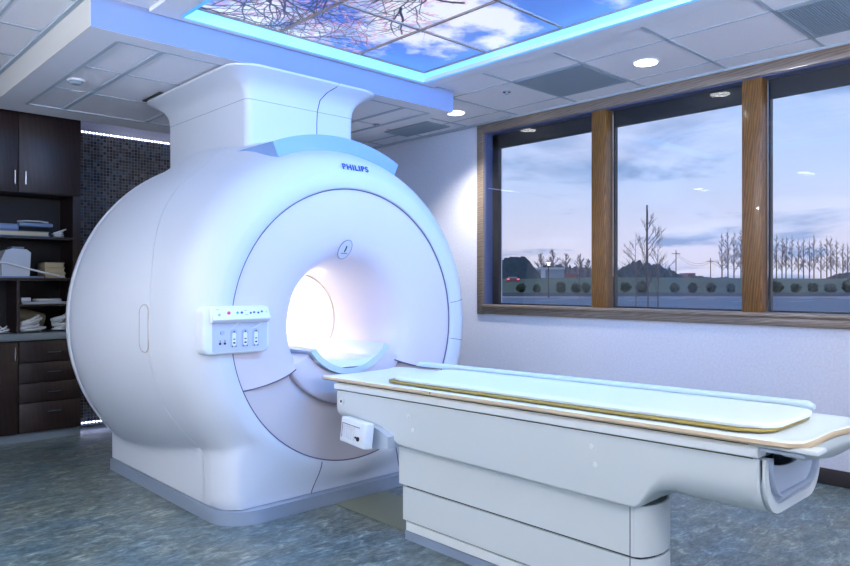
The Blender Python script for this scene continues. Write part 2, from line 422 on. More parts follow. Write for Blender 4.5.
# inner cove face visible below the panels, from frame up
for (x0,x1,y0,y1) in ((KX0-.022,KX0-.002,KY0,KY1),(KX1+.002,KX1+.022,KY0,KY1),(KX0,KX1,KY1+.002,KY1+.022),(KX0,KX1,KY0-.022,KY0-.002)):
    mbox('diffuser_lip', x0, x1, y0, y1, ZC-.022, 2.757, mat('cove_diffuser', (.5,.85,.95), .5, emis=(.08,.36,.82), es=.85) if 'cove_diffuser' not in MATS else MATS['cove_diffuser'], cv)

# ------------------------------------------------------------------ downlights, detectors, vents
def spot(loc, e, ang=120, blend=.7, size=.07, col=(1,.96,.92)):
    l = bpy.data.lights.new('downlight_beam', 'SPOT'); l.energy = e; l.spot_size = math.radians(ang); l.spot_blend = blend; l.shadow_soft_size = size; l.color = col
    o = bpy.data.objects.new('downlight_beam', l); C.objects.link(o); o.location = loc; return o
def downlight(x, y, label, e, ang=110):
    t = thing('recessed_downlight', label, 'ceiling light', (x, y, ZC), 'recessed ceiling downlights')
    bm = bmesh.new(); disc(bm, (x,y,ZC-.006), (0,0,1), .085, .008, 32); to_obj('trim_ring', bm, lamp_trim, t)
    bm = bmesh.new(); disc(bm, (x,y,ZC-.009), (0,0,1), .072, .004, 32); to_obj('lens', bm, lamp_em, t)
    s = spot((x, y, ZC-.03), e, ang); s.parent = t; s.matrix_parent_inverse = Matrix.Translation(-t.location)
downlight(4.254, 2.376, 'round white downlight in the ceiling before the middle window mullion', 30)
downlight(4.32, 4.20, 'round bright downlight beside the end of the blue-lit beam', 150, 120)
downlight(4.25, .52, 'round white downlight nearest the front end of the window wall', 30)
downlight(4.25, -1.2, 'round white downlight in the front corner by the window wall', 30)
downlight(-.35, 3.3, 'round white downlight over the open floor left of the scanner', 190, 130)
downlight(.30, 1.55, 'added unseen fill downlight over the floor before the cabinets', 70, 130)  # this and the downlights below are added out of view as fill
downlight(1.2, -.75, 'added unseen fill downlight behind the viewpoint, middle of the room', 120, 150)
downlight(3.0, -.9, 'added unseen fill downlight behind the viewpoint, nearer the windows', 90, 150)
downlight(-.9, 5.0, 'added unseen fill downlight at the left end of the cabinets', 5, 110)

def detector(x, y, z, label, r=.05):
    t = thing('smoke_detector', label, 'detector', (x,y,z))
    bm = bmesh.new(); disc(bm, (x,y,z-.012), (0,0,1), r*1.05, .012, 24); to_obj('base', bm, lamp_trim, t)
    bm = bmesh.new(); disc(bm, (x,y,z-.03), (0,0,1), r*.55, .018, 24, r*.9); to_obj('cover', bm, grille_m, t)
detector(1.455, 4.82, ZS+.008, 'round detector on the soffit tile left of the scanner duct')
def sprinkler(x, y, z, label):
    t = thing('sprinkler_head', label, 'sprinkler', (x,y,z), 'ceiling sprinkler heads')
    bm = bmesh.new(); disc(bm, (x,y,z-.006), (0,0,1), .03, .006, 16); to_obj('escutcheon', bm, chrome, t)
    bm = bmesh.new(); disc(bm, (x,y,z-.022), (0,0,1), .012, .016, 10); to_obj('nozzle', bm, grille_m, t)
sprinkler(4.135, 3.475, ZC, 'small sprinkler head in the tile above the left window pane')
sprinkler(3.66, 4.47, ZS+.008, 'small sprinkler head on the soffit right of the scanner duct')
def vent(x0, x1, y0, y1, z, m, label, k=12):
    t = thing('ceiling_vent', label, 'vent', ((x0+x1)/2,(y0+y1)/2,z), 'ceiling air vents')
    bm = bmesh.new(); f = .018
    for (a0,a1,b0,b1) in ((x0,x0+f,y0,y1),(x1-f,x1,y0,y1),(x0+f,x1-f,y0,y0+f),(x0+f,x1-f,y1-f,y1)): box(bm,a0,a1,b0,b1,z-.010,z-.001)
    to_obj('frame', bm, m, t)
    mbox('backing', x0+f, x1-f, y0+f, y1-f, z-.003, z-.001, m, t)
    bm = bmesh.new(); n = k
    for i in range(n):
        y = y0+f+(y1-y0-2*f)*(i+.5)/n; box(bm, x0+f, x1-f, y-.004, y+.004, z-.009, z-.003)
    to_obj('louvre', bm, m, t)
vent(3.965, 4.545, 2.69, 3.27, ZC, grille_m, 'square grey vent in the ceiling above the left window pane', 40)
vent(3.965, 4.545, .87, 1.44, ZC, grille_m, 'square grey vent above the right window pane near the picture corner', 40)
vent(4.36, 4.66, 4.60, 5.2, ZC, grille_m, 'narrow grey vent beyond the window, near the wall', 30)
vent(1.96, 2.10, 4.72, 5.02, ZS+.006, black_v, 'small black vent in the soffit beside the scanner duct', 6)

# ------------------------------------------------------------------ window wall
# casing on the room side
bm = bmesh.new()
box(bm, XW-.02, XW, WY1-.005, WY1+.075, WZ0-.09, WZ1+.075, .004)
box(bm, XW-.02, XW, WY0-.075, WY1-.005, WZ1-.005, WZ1+.075, .004)
box(bm, XW-.02, XW, WY0-.075, WY0+.005, WZ0-.09, WZ1-.005, .004)
struct(to_obj('trim_window_casing', bm, oak_h, smooth=30))
bm = bmesh.new(); box(bm, XW-.035, XW+.10, WY0, WY1, WZ0-.03, WZ0, .006); box(bm, XW-.022, XW, WY0-.075, WY1+.005, WZ0-.085, WZ0-.03, .004)
struct(to_obj('trim_window_sill', bm, oak_h, smooth=30))
bm = bmesh.new()       # jamb and head lining, painted blue grey
box(bm, XW-.0, XW+.12, WY1-.012, WY1, WZ0, WZ1); box(bm, XW, XW+.12, WY0, WY0+.012, WZ0, WZ1); box(bm, XW, XW+.12, WY0, WY1, WZ1-.012, WZ1)
struct(to_obj('trim_window_lining', bm, mat('lining_blue_grey', (.10,.12,.22), .35)))
mull = [3.085, 1.905]
for i, y in enumerate(mull):
    m_ = mbox('trim_mullion', XW-.012, XW+.10, y-.065, y+.065, WZ0, WZ1-.012, oak, bev=.006); struct(m_)
edges = [WY1-.012, 3.15, 3.02, 1.97, 1.84, WY0+.012]
for k in range(3):
    ya, yb = edges[2*k+1], edges[2*k]
    w_ = bpy.data.objects.new('window_%d' % (k+1), None); C.objects.link(w_); w_.location = (XW+.12, (ya+yb)/2, WZ0); w_['kind'] = 'structure'
    bm = bmesh.new(); ft, fs, fb = .125, .045, .012
    za, zb = WZ0, WZ1-.012
    fl = fs*1.6 if k == 0 else fs*.35
    box(bm, XW+.10, XW+.14, ya, ya+fs*.2, za, zb); box(bm, XW+.10, XW+.14, yb-fl, yb, za, zb)
    box(bm, XW+.10, XW+.14, ya, yb, zb-ft, zb); box(bm, XW+.10, XW+.14, ya, yb, za, za+fb)
    to_obj('window_frame', bm, frame_dk, w_)
    bm = bmesh.new(); box(bm, XW+.125, XW+.130, ya, yb, za, zb); to_obj('outer_pane', bm, glass_m, w_)
    bm = bmesh.new(); box(bm, XW+.016, XW+.021, ya, yb, za, zb); to_obj('inner_pane', bm, glass_m, w_)

# ------------------------------------------------------------------ mosaic panel and LED strips
struct(mbox('trim_mosaic_panel', 1.90, 4.79, 6.42, 6.50, .05, 2.55, mosaic_m))
def led(z, label):
    t = thing('led_strip', label, 'light strip', (3.3, 6.41, z), 'led strips on the mosaic wall')
    mbox('tape', 1.91, 4.7, 6.405, 6.42, z-.006, z+.006, offwhite, t)
    for i in range(60):
        x = 1.925+i*.03; mbox('diode', x-.006, x+.006, 6.398, 6.405, z-.006, z+.006, led_em, t)
def area(name, loc, tgt, sx, sy, e, col, parent=None):
    l = bpy.data.lights.new(name, 'AREA'); l.shape = 'RECTANGLE'; l.size = sx; l.size_y = sy; l.energy = e; l.color = col
    o = bpy.data.objects.new(name, l); C.objects.link(o); o.location = loc
    o.rotation_euler = (Vector(tgt)-Vector(loc)).to_track_quat('-Z', 'Y').to_euler()
    if parent: o.parent = parent; o.matrix_parent_inverse = Matrix.Translation(-Vector(parent.location))
    return o
area('cove_beam', (2.55, KY0+.03, 2.70), (2.55, 3.9, 2.25), 1.7, .04, 72, (.05,.36,1), cv)
def uplight(x, y, rot, tgt, e, label, col=(.78,.82,1)):  # uplights added out of view to brighten the ceiling
    t = thing('added_uplight', label, 'added fill light', (x, y, 2.0), 'added fill uplights out of view')
    nx, ny = math.cos(rot), math.sin(rot)
    bm = bmesh.new(); o_ = [(0,0),(.10,.0),(.16,.12),(.15,.125),(.09,.02),(.01,.02),(.01,.12),(0,.12)]
    lo = [bm.verts.new((x+nx*u-ny*.3, y+ny*u+nx*.3, 1.95+v)) for u, v in o_]; hi = [bm.verts.new((x+nx*u+ny*.3, y+ny*u-nx*.3, 1.95+v)) for u, v in o_]
    for k in range(len(o_)): bm.faces.new((lo[k], lo[(k+1)%8], hi[(k+1)%8], hi[k]))
    bmesh.ops.recalc_face_normals(bm, faces=bm.faces); to_obj('shade', bm, lamp_trim, t)
    area('fill_uplight_beam', (x+nx*.08, y+ny*.08, 2.08), tgt, .5, .10, e, col, t)
uplight(1.0, YF, PI/2, (1.6, .9, 2.72), 95, 'added unseen fill uplight on the front wall, nearer the left corner')
uplight(3.4, YF, PI/2, (3.4, .9, 2.72), 95, 'added unseen fill uplight on the front wall, nearer the windows')
uplight(XL, 2.6, 0, (.3, 3.2, 2.72), 110, 'added unseen fill uplight on the left wall', (.85,.88,1))
# glowing window-shaped panes added out of view, behind and left, as fill light
def fill_window(name, x0, x1, y0, y1, z0, z1, tgt, e, col):
    w_ = bpy.data.objects.new(name, None); C.objects.link(w_); w_.location = ((x0+x1)/2, (y0+y1)/2, z0); w_['kind'] = 'structure'
    em = mat('added_fill_glow', (.8,.8,.8), .3, emis=col, es=e)
    mbox('pane', x0, x1, y0, y1, z0, z1, em, w_)
    a = .04
    if x1-x0 > y1-y0:
        for q in ((x0-a,x1+a,z0-a,z0),(x0-a,x1+a,z1,z1+a),(x0-a,x0,z0,z1),(x1,x1+a,z0,z1)): mbox('frame', q[0], q[1], y0, y1+.02, q[2], q[3], frame_dk, w_)
    else:
        for q in ((y0-a,y1+a,z0-a,z0),(y0-a,y1+a,z1,z1+a),(y0-a,y0,z0,z1),(y1,y1+a,z0,z1)): mbox('frame', x0, x1+.02, q[0], q[1], q[2], q[3], frame_dk, w_)
fill_window('window_4', -.9, 3.9, YF+.001, YF+.012, .95, 2.3, (1,3,1.3), 1.0, (.45,.55,1))
fill_window('window_5', XL+.001, XL+.012, .1, 2.2, .95, 2.4, (2,3,1.3), 1.5, (.86,.90,1))
led(2.552, 'white light strip along the top of the mosaic wall'); led(.045, 'white light strip at the foot of the mosaic wall')

# ------------------------------------------------------------------ cabinets
cx0, cx1, cy, cyb = .20, 1.89, 6.13, 6.498
DX = 1.435
def handle_v(parent, x, z, y=cy):
    mtube('handle', [(x,y,z-.05),(x,y-.025,z-.05),(x,y-.025,z+.05),(x,y,z+.05)], .004, chrome, parent, 6)
def handle_h(parent, x, z, y=cy):
    mtube('handle', [(x-.05,y,z),(x-.05,y-.025,z),(x+.05,y-.025,z),(x+.05,y,z)], .004, chrome, parent, 6)
t = thing('wall_cabinet', 'dark espresso wall cabinet with tall doors under the soffit', 'cabinet', (1.05, cy, 1.96))
mbox('body', cx0, cx1, cy+.02, cyb, 1.96, 2.71, espresso, t)
for (a, b_, hx) in ((.205, .83, .79), (.835, DX-.004, DX-.03), (DX+.002, cx1-.002, DX+.045)):
    d_ = mbox('door', a, b_, cy, cy+.019, 1.965, 2.70, espresso, t, .002); handle_v(d_, hx, 2.07)
t = thing('shelf_unit', 'dark open shelving between the wall cabinet and the counter', 'shelf', (1.05, cy, .855))
mbox('back_panel', cx0+.02, cx1-.02, cyb-.015, cyb, .858, 1.958, espresso_in, t)
mbox('side_panel', cx0, cx0+.02, cy+.01, cyb, .858, 1.958, espresso, t); mbox('side_panel', cx1-.06, cx1, cy+.01, cyb-.002, .858, 1.958, espresso, t)
mbox('shelf', cx0+.02, cx1-.06, cy+.02, cyb-.016, 1.60, 1.62, espresso, t); mbox('shelf', cx0+.02, cx1-.06, cy+.02, cyb-.016, 1.27, 1.29, espresso, t)
mbox('divider', DX-.01, DX+.01, cy+.02, cyb-.016, .858, 1.27, espresso, t)
mbox('shelf', DX+.01, cx1-.06, cy+.03, cyb-.016, 1.065, 1.08, espresso, t)
tag(mbox('countertop', cx0, cx1, cy-.03, cyb-.002, .80, .856, counter_m, bev=.006), 'grey countertop over the dark base cabinet', 'countertop')
t = thing('base_cabinet', 'dark espresso base cabinet with a stack of four drawers', 'cabinet', (1.05, cy, 0))
mbox('body', cx0, cx1, cy+.02, cyb-.002, .07, .797, espresso, t)
mbox('toe_kick', cx0, cx1, cy+.03, cy+.05, .0, .07, toe_m, t)
for (a, b_, hx) in ((.205, .82, .78), (.825, DX-.004, DX-.03)):
    d_ = mbox('door', a, b_, cy, cy+.019, .075, .79, espresso, t, .002); handle_v(d_, hx, .70)
for (z0, z1, hz) in ((.625,.79,.70), (.465,.62,.545), (.31,.46,.385), (.075,.305,.23)):
    d_ = mbox('drawer', DX+.002, cx1-.002, cy, cy+.019, z0, z1, espresso, t, .002); handle_h(d_, 1.68, hz)
# things on the shelves
def cable_loop(name, label, cat, c, rx, ry, n, r=.006, m=cable_m, seed=1, group=None):
    rg = random.Random(seed); pts = []
    offs = [(rg.uniform(-.3,.3)*rx, rg.uniform(-.25,.25)*ry, rg.uniform(.75,1.1)) for _ in range(n+1)]
    for i in range(n*14):
        q = i//14; f_ = (i%14)/14; ox = offs[q][0]*(1-f_)+offs[q+1][0]*f_; oy = offs[q][1]*(1-f_)+offs[q+1][1]*f_; sc_ = offs[q][2]*(1-f_)+offs[q+1][2]*f_
        a = 2*PI*i/14; k = 1+.12*math.sin(a*.37+seed); pts.append((c[0]+ox+rx*k*sc_*math.cos(a), c[1]+oy+ry*k*sc_*math.sin(a), c[2]+r*1.2+r*1.5*i/14+.35*rx*(i/14/n)*(1+math.cos(a))))
    bm = bmesh.new(); tube(bm, pts, r, 6); return tag(to_obj(name, bm, m, None, True), label, cat, group)
def binder(name, x0, x1, y0, y1, z0, z1, label, m, cat='folder', group=None):
    t = thing(name, label, cat, ((x0+x1)/2,(y0+y1)/2,z0), group)
    mbox('cover', x0, x1, y0, y1, z0, z0+.006, m, t); mbox('cover', x0, x1, y0, y1, z1-.006, z1, m, t); mbox('spine', x0, x0+.006, y0, y1, z0+.006, z1-.006, m, t)
    mbox('pages', x0+.006, x1-.006, y0+.006, y1-.006, z0+.006, z1-.006, paper, t)
binder('ring_binder', 1.16, 1.66, 6.16, 6.42, 1.62, 1.66, 'flat blue-grey binder lying on the top shelf', bluegrey)
t = thing('surface_coil', 'blue-grey padded scanner coil on the flat binder, top shelf', 'medical coil', (1.32, 6.25, 1.662))
mbox('pad', 1.20, 1.45, 6.18, 6.38, 1.662, 1.715, bluegrey, t, .015, 3); mbox('paddle', 1.452, 1.70, 6.20, 6.27, 1.70, 1.73, bluegrey, t, .01, 2)
mtube('lead', [(1.44,6.20,1.735),(1.50,6.19,1.742),(1.60,6.19,1.742),(1.66,6.19,1.736)], .006, offwhite, t)
cable_loop('coiled_cable', 'small tangle of white cable at the right end of the top shelf', 'cable', (1.76,6.26,1.62), .045, .05, 4, .006, cable_m, 3)
t = thing('head_coil', 'grey-blue box-shaped scanner coil on the middle shelf', 'medical coil', (1.46, 6.26, 1.29))
bm = bmesh.new(); prism(bm, [(1.33,1.305),(1.52,1.305),(1.53,1.49),(1.50,1.515),(1.40,1.52),(1.35,1.50),(1.32,1.42)], 1, 6.17, 6.38); to_obj('housing', bm, offwhite, t)
mbox('base', 1.28, 1.62, 6.16, 6.40, 1.291, 1.304, bluegrey, t, .003)
mbox('cap', 1.40, 1.49, 6.2, 6.34, 1.52, 1.535, bluegrey, t, .004)
for i, (a, b_, l) in enumerate(((1.305,1.345,'bottom'), (1.347,1.387,'middle'), (1.389,1.43,'top'))):
    binder('foam_wedge', 1.635, 1.79-.004*i, 6.19, 6.40, a-.014, b_-.014, 'cream pad in the right stack on the middle shelf, %s one' % l, beige, 'pad', 'cream pads on the middle shelf')
mtube_pts = [(1.22,6.145,1.415),(1.35,6.14,1.405),(1.45,6.13,1.375),(1.60,6.12,1.335),(1.70,6.12,1.312),(1.74,6.14,1.302)]
t = thing('probe_cable', 'white cable with a plug lying across the middle shelf', 'cable', (1.22,6.145,1.29))
mtube('cord', mtube_pts, .007, cable_m, t); mbox('plug', 1.725, 1.765, 6.122, 6.15, 1.292, 1.312, offwhite, t, .004); mbox('grip', 1.18, 1.25, 6.13, 6.16, 1.40, 1.43, offwhite, t, .006)
# lower right compartment
t = thing('flat_coil', 'white flat scanner coil with rounded loops on the small upper shelf', 'medical coil', (1.65,6.25,1.08))
mbox('board', 1.47, 1.80, 6.18, 6.36, 1.081, 1.10, offwhite, t, .006); mbox('connector', 1.46, 1.53, 6.165, 6.22, 1.101, 1.135, offwhite, t, .006)
bm = bmesh.new(); tube(bm, [(1.67+.10*math.cos(a*PI/10), 6.26+.07*math.sin(a*PI/10), 1.112) for a in range(21)], .010, 8); to_obj('loop', bm, cable_m, t, True)
t = thing('cylinder_coil', 'beige tube-shaped coil tilted among the white cables', 'medical coil', (1.56,6.3,.856))
M = Matrix.Translation((1.57,6.40,.965)) @ Matrix.Rotation(.28, 4, 'Y') @ Matrix.Rotation(PI/2, 4, 'Y')
bm = bmesh.new(); prof = [(.058,-.11),(.064,-.10),(.064,.10),(.058,.11)]
rows = [[M @ Vector((r*math.cos(2*PI*k/28), r*math.sin(2*PI*k/28), h)) for k in range(28)] for r, h in prof]
V = grid(bm, rows, True); bm.faces.new(list(reversed(V[0]))); bm.faces.new(V[-1]); to_obj('shell', bm, beige, t, 35)
cable_loop('coiled_cable', 'coil of thick white cable below the beige tube on the counter', 'cable', (1.53,6.19,.856), .075, .045, 5, .010, cable_m, 5)
cable_loop('coiled_cable', 'coil of thick white cable at the right end of the counter', 'cable', (1.755,6.22,.856), .06, .06, 6, .010, cable_m, 8)
# lower left compartment
t = thing('phone_handset', 'white handset hanging in the left compartment above the counter', 'handset', (1.30,6.3,.98))
mbox('grip', 1.27,1.325,6.22,6.25,.985,1.05, offwhite, t, .008); mtube('cord', [(1.30,6.235,.985),(1.31,6.23,.93),(1.35,6.22,.885),(1.37,6.22,.867)], .005, cable_m, t)
cable_loop('coiled_cable', 'loop of white cable on the counter in the left compartment', 'cable', (1.33,6.20,.856), .05, .05, 2, .006, cable_m, 6)

# ------------------------------------------------------------------ MRI scanner
CX, CZ = 2.51, 1.01
scan = thing('mri_scanner', 'large white ring-shaped MRI scanner with a glowing bore', 'mri scanner', (CX, 3.3, 0))
RT = [(3.43,1.03),(3.50,1.042),(3.60,1.050),(3.66,1.055),(3.8,1.072),(3.95,1.09),(4.1,1.105),(4.3,1.12),(4.5,1.128),(4.62,1.13),(4.72,1.125)]
def hw(Y):                                   # half width of the foot, corners rounded in plan
    r = .20
    if Y < 3.25+r: d = 3.25+r-Y; return .815-r+math.sqrt(max(0, r*r-d*d))
    return .815
def surf(Y, R, th):                          # th from straight up, clockwise seen from the front
    s_, c_ = math.sin(th), math.cos(th)
    if c_ > .6: R += .065*sstep(.84, .965, c_)*sstep(3.46, 3.74, Y)*(1-sstep(4.5, 4.72, Y))
    if c_ < -.02:
        side = hw(Y)/max(1e-4, abs(s_)); bot = (CZ-.075)/(-c_)
        rp = min(side, bot); zx = rp*c_
        w = sstep(-.50, -.70, zx)
        if rp > R: R = R + w*(rp-R)
        R = min(R, bot)
    return (CX + R*s_, Y, CZ + R*c_)
NT = 288
TH = [2*PI*k/NT for k in range(NT)]
def yseam(th):
    return 3.655 + .42*sstep(.1, 1.0, math.cos(th)) - .15*sstep(.35, .72, -math.cos(th))
lip = [(3.285,.788),(3.268,.789),(3.260,.792),(3.256,.798),(3.252,.83),(3.250,.868),(3.254,.884),(3.272,.918),(3.300,.955),(3.338,.988),(3.382,1.012),(3.43,1.03)]
FOOT = {4:(3.256,0),5:(3.258,.16),6:(3.270,.5),7:(3.282,.8),8:(3.286,1),9:(3.30,1),10:(3.345,1),11:(3.43,1)}
def lip_pt(i, t):
    y, r = lip[i]; s_, c_ = math.sin(t), math.cos(t); base = Vector((CX+r*s_, y, max(CZ+r*c_, .075)))
    if c_ > -.02 or i < 5: return base
    yf, f = FOOT[i]; rp = min(hw(yf)/max(1e-4, abs(s_)), (CZ-.075)/(-c_)); w = sstep(-.50, -.70, rp*c_)
    if rp < .83: rp = max(rp, .83)
    rf = .83+(max(rp,.83)-.83)*f
    if abs(s_) < .5 and rp < r: rf = min(r, (CZ-.075)/(-c_))
    rr = max(r, rf); rr = min(rr, (CZ-.075)/(-c_)); foot = Vector((CX+rr*s_, yf, CZ+rr*c_))
    return base.lerp(foot, w)
rows = [[lip_pt(i, t) for t in TH] for i in range(12)]
for i in range(1, 9):
    rows.append([surf(3.43+(yseam(t)-3.43)*i/8, lerp_tab(RT, 3.43+(yseam(t)-3.43)*i/8), t) for t in TH])
rows.append([surf(yseam(t)+.001, lerp_tab(RT, yseam(t))-.02, t) for t in TH])
bm = bmesh.new(); grid(bm, rows, True); bmesh.ops.recalc_face_normals(bm, faces=bm.faces); to_obj('front_cover', bm, shell, scan, 50)
rows = [[surf(yseam(t)+.005, lerp_tab(RT, yseam(t))-.02, t) for t in TH]]
for i in range(0, 15):
    f = i/14; rows.append([surf(yseam(t)+.006+(4.72-yseam(t)-.006)*f, lerp_tab(RT, yseam(t)+(4.72-yseam(t))*f), t) for t in TH])
for y, r in ((4.735,1.112),(4.745,1.112),(4.755,1.126),(4.80,1.122),(4.835,1.10),(4.86,1.05),(4.87,.95),(4.87,.6),(4.86,.46),(4.78,.36),(4.65,.31)): rows.append([surf(y, r, t) if r > 1 else (CX+r*math.sin(t), y, max(.075, CZ+r*math.cos(t))) for t in TH])
bm = bmesh.new(); grid(bm, rows, True); bmesh.ops.recalc_face_normals(bm, faces=bm.faces); to_obj('rear_cover', bm, shell, scan, 50)
# bowl shaped face, split in upper and lower panel
FT = [(.785,3.272),(.72,3.274),(.65,3.278),(.58,3.285),(.53,3.293),(.48,3.305),(.44,3.323),(.41,3.348),(.385,3.39),(.36,3.46),(.335,3.56),(.315,3.70),(.302,3.88)]
FL = [(.785,3.272),(.74,3.279),(.68,3.291),(.62,3.303),(.56,3.315),(.52,3.325),(.48,3.36),(.44,3.41),(.40,3.47),(.37,3.54),(.345,3.62),(.32,3.74),(.302,3.88)]
def split(R): return math.radians(66 - (0.785-R)/.365*10) if R > .42 else math.radians(56)
def dense(tab, n=4):
    o = []
    for a, b_ in zip(tab, tab[1:]):
        for i in range(n): o.append((a[0]+(b_[0]-a[0])*i/n, a[1]+(b_[1]-a[1])*i/n))
    return o+[tab[-1]]
rows = []
for R, Y in FT:
    s_ = PI-split(R)-.004; rows.append([(CX+R*math.sin(-s_+2*s_*k/160), Y, CZ+R*math.cos(-s_+2*s_*k/160)) for k in range(161)])
bm = bmesh.new(); grid(bm, rows); bmesh.ops.recalc_face_normals(bm, faces=bm.faces); to_obj('face_panel', bm, shell_in, scan, 60)
rows = []
for R, Y in FL:
    s_ = split(R)-.004; rows.append([(CX+R*math.sin(PI-s_+2*s_*k/80), Y, CZ+R*math.cos(PI-s_+2*s_*k/80)) for k in range(81)])
bm = bmesh.new(); grid(bm, rows); bmesh.ops.recalc_face_normals(bm, faces=bm.faces); o = to_obj('lower_face_panel', bm, shell_low, scan, 30); o['label'] = 'pinkish grey lower face panel'
bm = bmesh.new()
for sgn in (-1, 1): tube(bm, [(CX+sgn*R*math.sin(split(R)), Y-.001, CZ-R*math.cos(split(R))) for R, Y in FT[:9]], .0035, 6)
tube(bm, [(CX+.787*math.sin(t), 3.268, CZ+.787*math.cos(t)) for t in [2*PI*k/120 for k in range(121)]], .0035, 6)
to_obj('panel_seam', bm, seam_m, scan, True)
for th in (math.radians(90-8), math.radians(90+9)):
    mtube('cover_joint', [Vector(surf(y, r, th)) + Vector((.0,-.0005,0)) for y, r in lip[3:]], .0018, seam_m, scan, 5)
for t_ in (PI+.30, PI-.38):
    mtube('cover_joint', [lip_pt(i, t_)+Vector((0,-.001,0)) for i in range(3, 9)], .003, seam_m, scan, 5)
# bore
rows = [[(CX+.302*math.sin(t), y, CZ+.302*math.cos(t)) for t in TH[::3]] for y in (3.88, 4.1, 4.4, 4.66)]
bm = bmesh.new(); grid(bm, rows, True, True); to_obj('bore_liner', bm, bore_m, scan, 60)
bm = bmesh.new()
for k in range(1): pass
tube(bm, [(CX+.300*math.sin(t), 3.885, CZ+.300*math.cos(t)) for t in [2*PI*k/60 for k in range(61)]], .006, 6)
to_obj('bore_trim_ring', bm, mat('bore_trim', (.75,.66,.55), .4), scan, True)
for th0 in (-62, 38):
    rows = [[(CX+.294*math.sin(math.radians(th0+k*4)), y, CZ+.294*math.cos(math.radians(th0+k*4))) for k in range(7)] for y in (3.93, 4.3, 4.6)]
    bm = bmesh.new(); grid(bm, rows); to_obj('bore_light', bm, bore_em, scan)
# plinth
bm = bmesh.new(); prism(bm, [(CX-.825,4.87),(CX-.825,3.435)]+[(CX-.625-.2*math.cos(PI/2*k/10),3.435-.2*math.sin(PI/2*k/10)) for k in range(1,11)]+[(CX+.625+.2*math.sin(PI/2*k/10),3.435-.2*math.cos(PI/2*k/10)) for k in range(11)]+[(CX+.825,4.87)], 2, 0.0, .072); to_obj('plinth', bm, silver, scan, 40)
# carrier tray inside the bore
def arcpts(r0, zc, a, n=24): return [(CX+r0*math.sin(t), zc-r0*math.cos(t)) for t in [(-a+2*a*k/n) for k in range(n+1)]]
R0 = .345; zc_ = .715+R0-.0; a_ = math.asin(.285/R0)
outl = arcpts(R0, zc_, a_) ; inl = arcpts(R0-.035, zc_, a_*.985)
bm = bmesh.new(); prism(bm, outl + inl[::-1], 1, 3.29, 4.55); o = to_obj('carrier_tray', bm, mat('tray_pale_blue', (.56,.70,.82), .35, coat=.2), scan, 40); o['label'] = 'blue-grey curved carrier tray'
bm = bmesh.new(); prism(bm, [(CX-.245,.822),(CX-.15,.803),(CX,.797),(CX+.15,.803),(CX+.245,.822),(CX+.235,.80),(CX+.1,.757),(CX-.1,.757),(CX-.235,.80)], 1, 3.305, 4.5); to_obj('bridge_plate', bm, table_top, scan, 40)
oc = [(CX+.47*math.sin(t), CZ-.47*math.cos(t)) for t in [math.radians(-62+124*k/40) for k in range(41)]]
ic = [(CX+(R0+.002)*math.sin(t), zc_-(R0+.002)*math.cos(t)) for t in [(-a_*.93+2*a_*.93*k/24) for k in range(25)]]
bm = bmesh.new(); prism(bm, oc + ic[::-1], 1, 3.325, 3.50)
bmesh.ops.bevel(bm, geom=[e for e in bm.edges if abs(e.verts[0].co.y-3.325) < 1e-5 and abs(e.verts[1].co.y-3.325) < 1e-5], offset=.014, segments=3, profile=.5, affect='EDGES')
to_obj('tray_surround', bm, shell_in, scan, 50)
# collar on top of the front cover
def arc_slab(r0, r1, a0, a1, y0, y1, n=40):
    o = [(CX+r1*math.sin(a0+(a1-a0)*k/n), CZ+r1*math.cos(a0+(a1-a0)*k/n)) for k in range(n+1)]
    i = [(CX+r0*math.sin(a0+(a1-a0)*k/n), CZ+r0*math.cos(a0+(a1-a0)*k/n)) for k in range(n+1)]
    bm = bmesh.new(); prism(bm, o+i[::-1], 1, y0, y1); return bm
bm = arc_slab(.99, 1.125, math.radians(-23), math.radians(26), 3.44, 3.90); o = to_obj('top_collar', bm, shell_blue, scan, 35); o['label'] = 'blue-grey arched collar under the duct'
# duct cover, flared under the soffit
def rr3(x0, x1, y0, y1, r, z, n=8): return [(x, y, z) for x, y in rrect(x0, x1, y0, y1, r, n)]
dx0, dx1, dy0, dy1 = 2.13, 2.945, 3.84, 4.98
rows = []
for z, o_ in ((1.90,0),(2.30,0),(2.38,.002),(2.42,.008),(2.45,.020),(2.475,.040),(2.495,.068),(2.512,.100),(2.525,.13),(2.535,.148),(2.546,.152),(2.5495,.14)):
    rows.append(rr3(dx0-o_, dx1+o_, dy0-o_, dy1+o_, .045+o_*.9, z))
bm = bmesh.new(); grid(bm, rows, True); bmesh.ops.recalc_face_normals(bm, faces=bm.faces)
duct = to_obj('duct_cover', bm, shell, scan, 40)
bm = bmesh.new()
loop = rr3(dx0-.001, dx1+.001, dy0-.001, dy1+.001, .045, 2.375); tube(bm, loop+[loop[0]], .0016, 5)
sx = 2.64
tube(bm, [(sx,dy0-.001,2.0),(sx,dy0-.001,2.30),(sx+.003,dy0-.004,2.38),(sx+.012,dy0-.021,2.45),(sx+.035,dy0-.069,2.495),(sx+.065,dy0-.131,2.525),(sx+.07,dy0-.153,2.545)], .003, 5)
to_obj('duct_seam', bm, seam_m, scan, True)
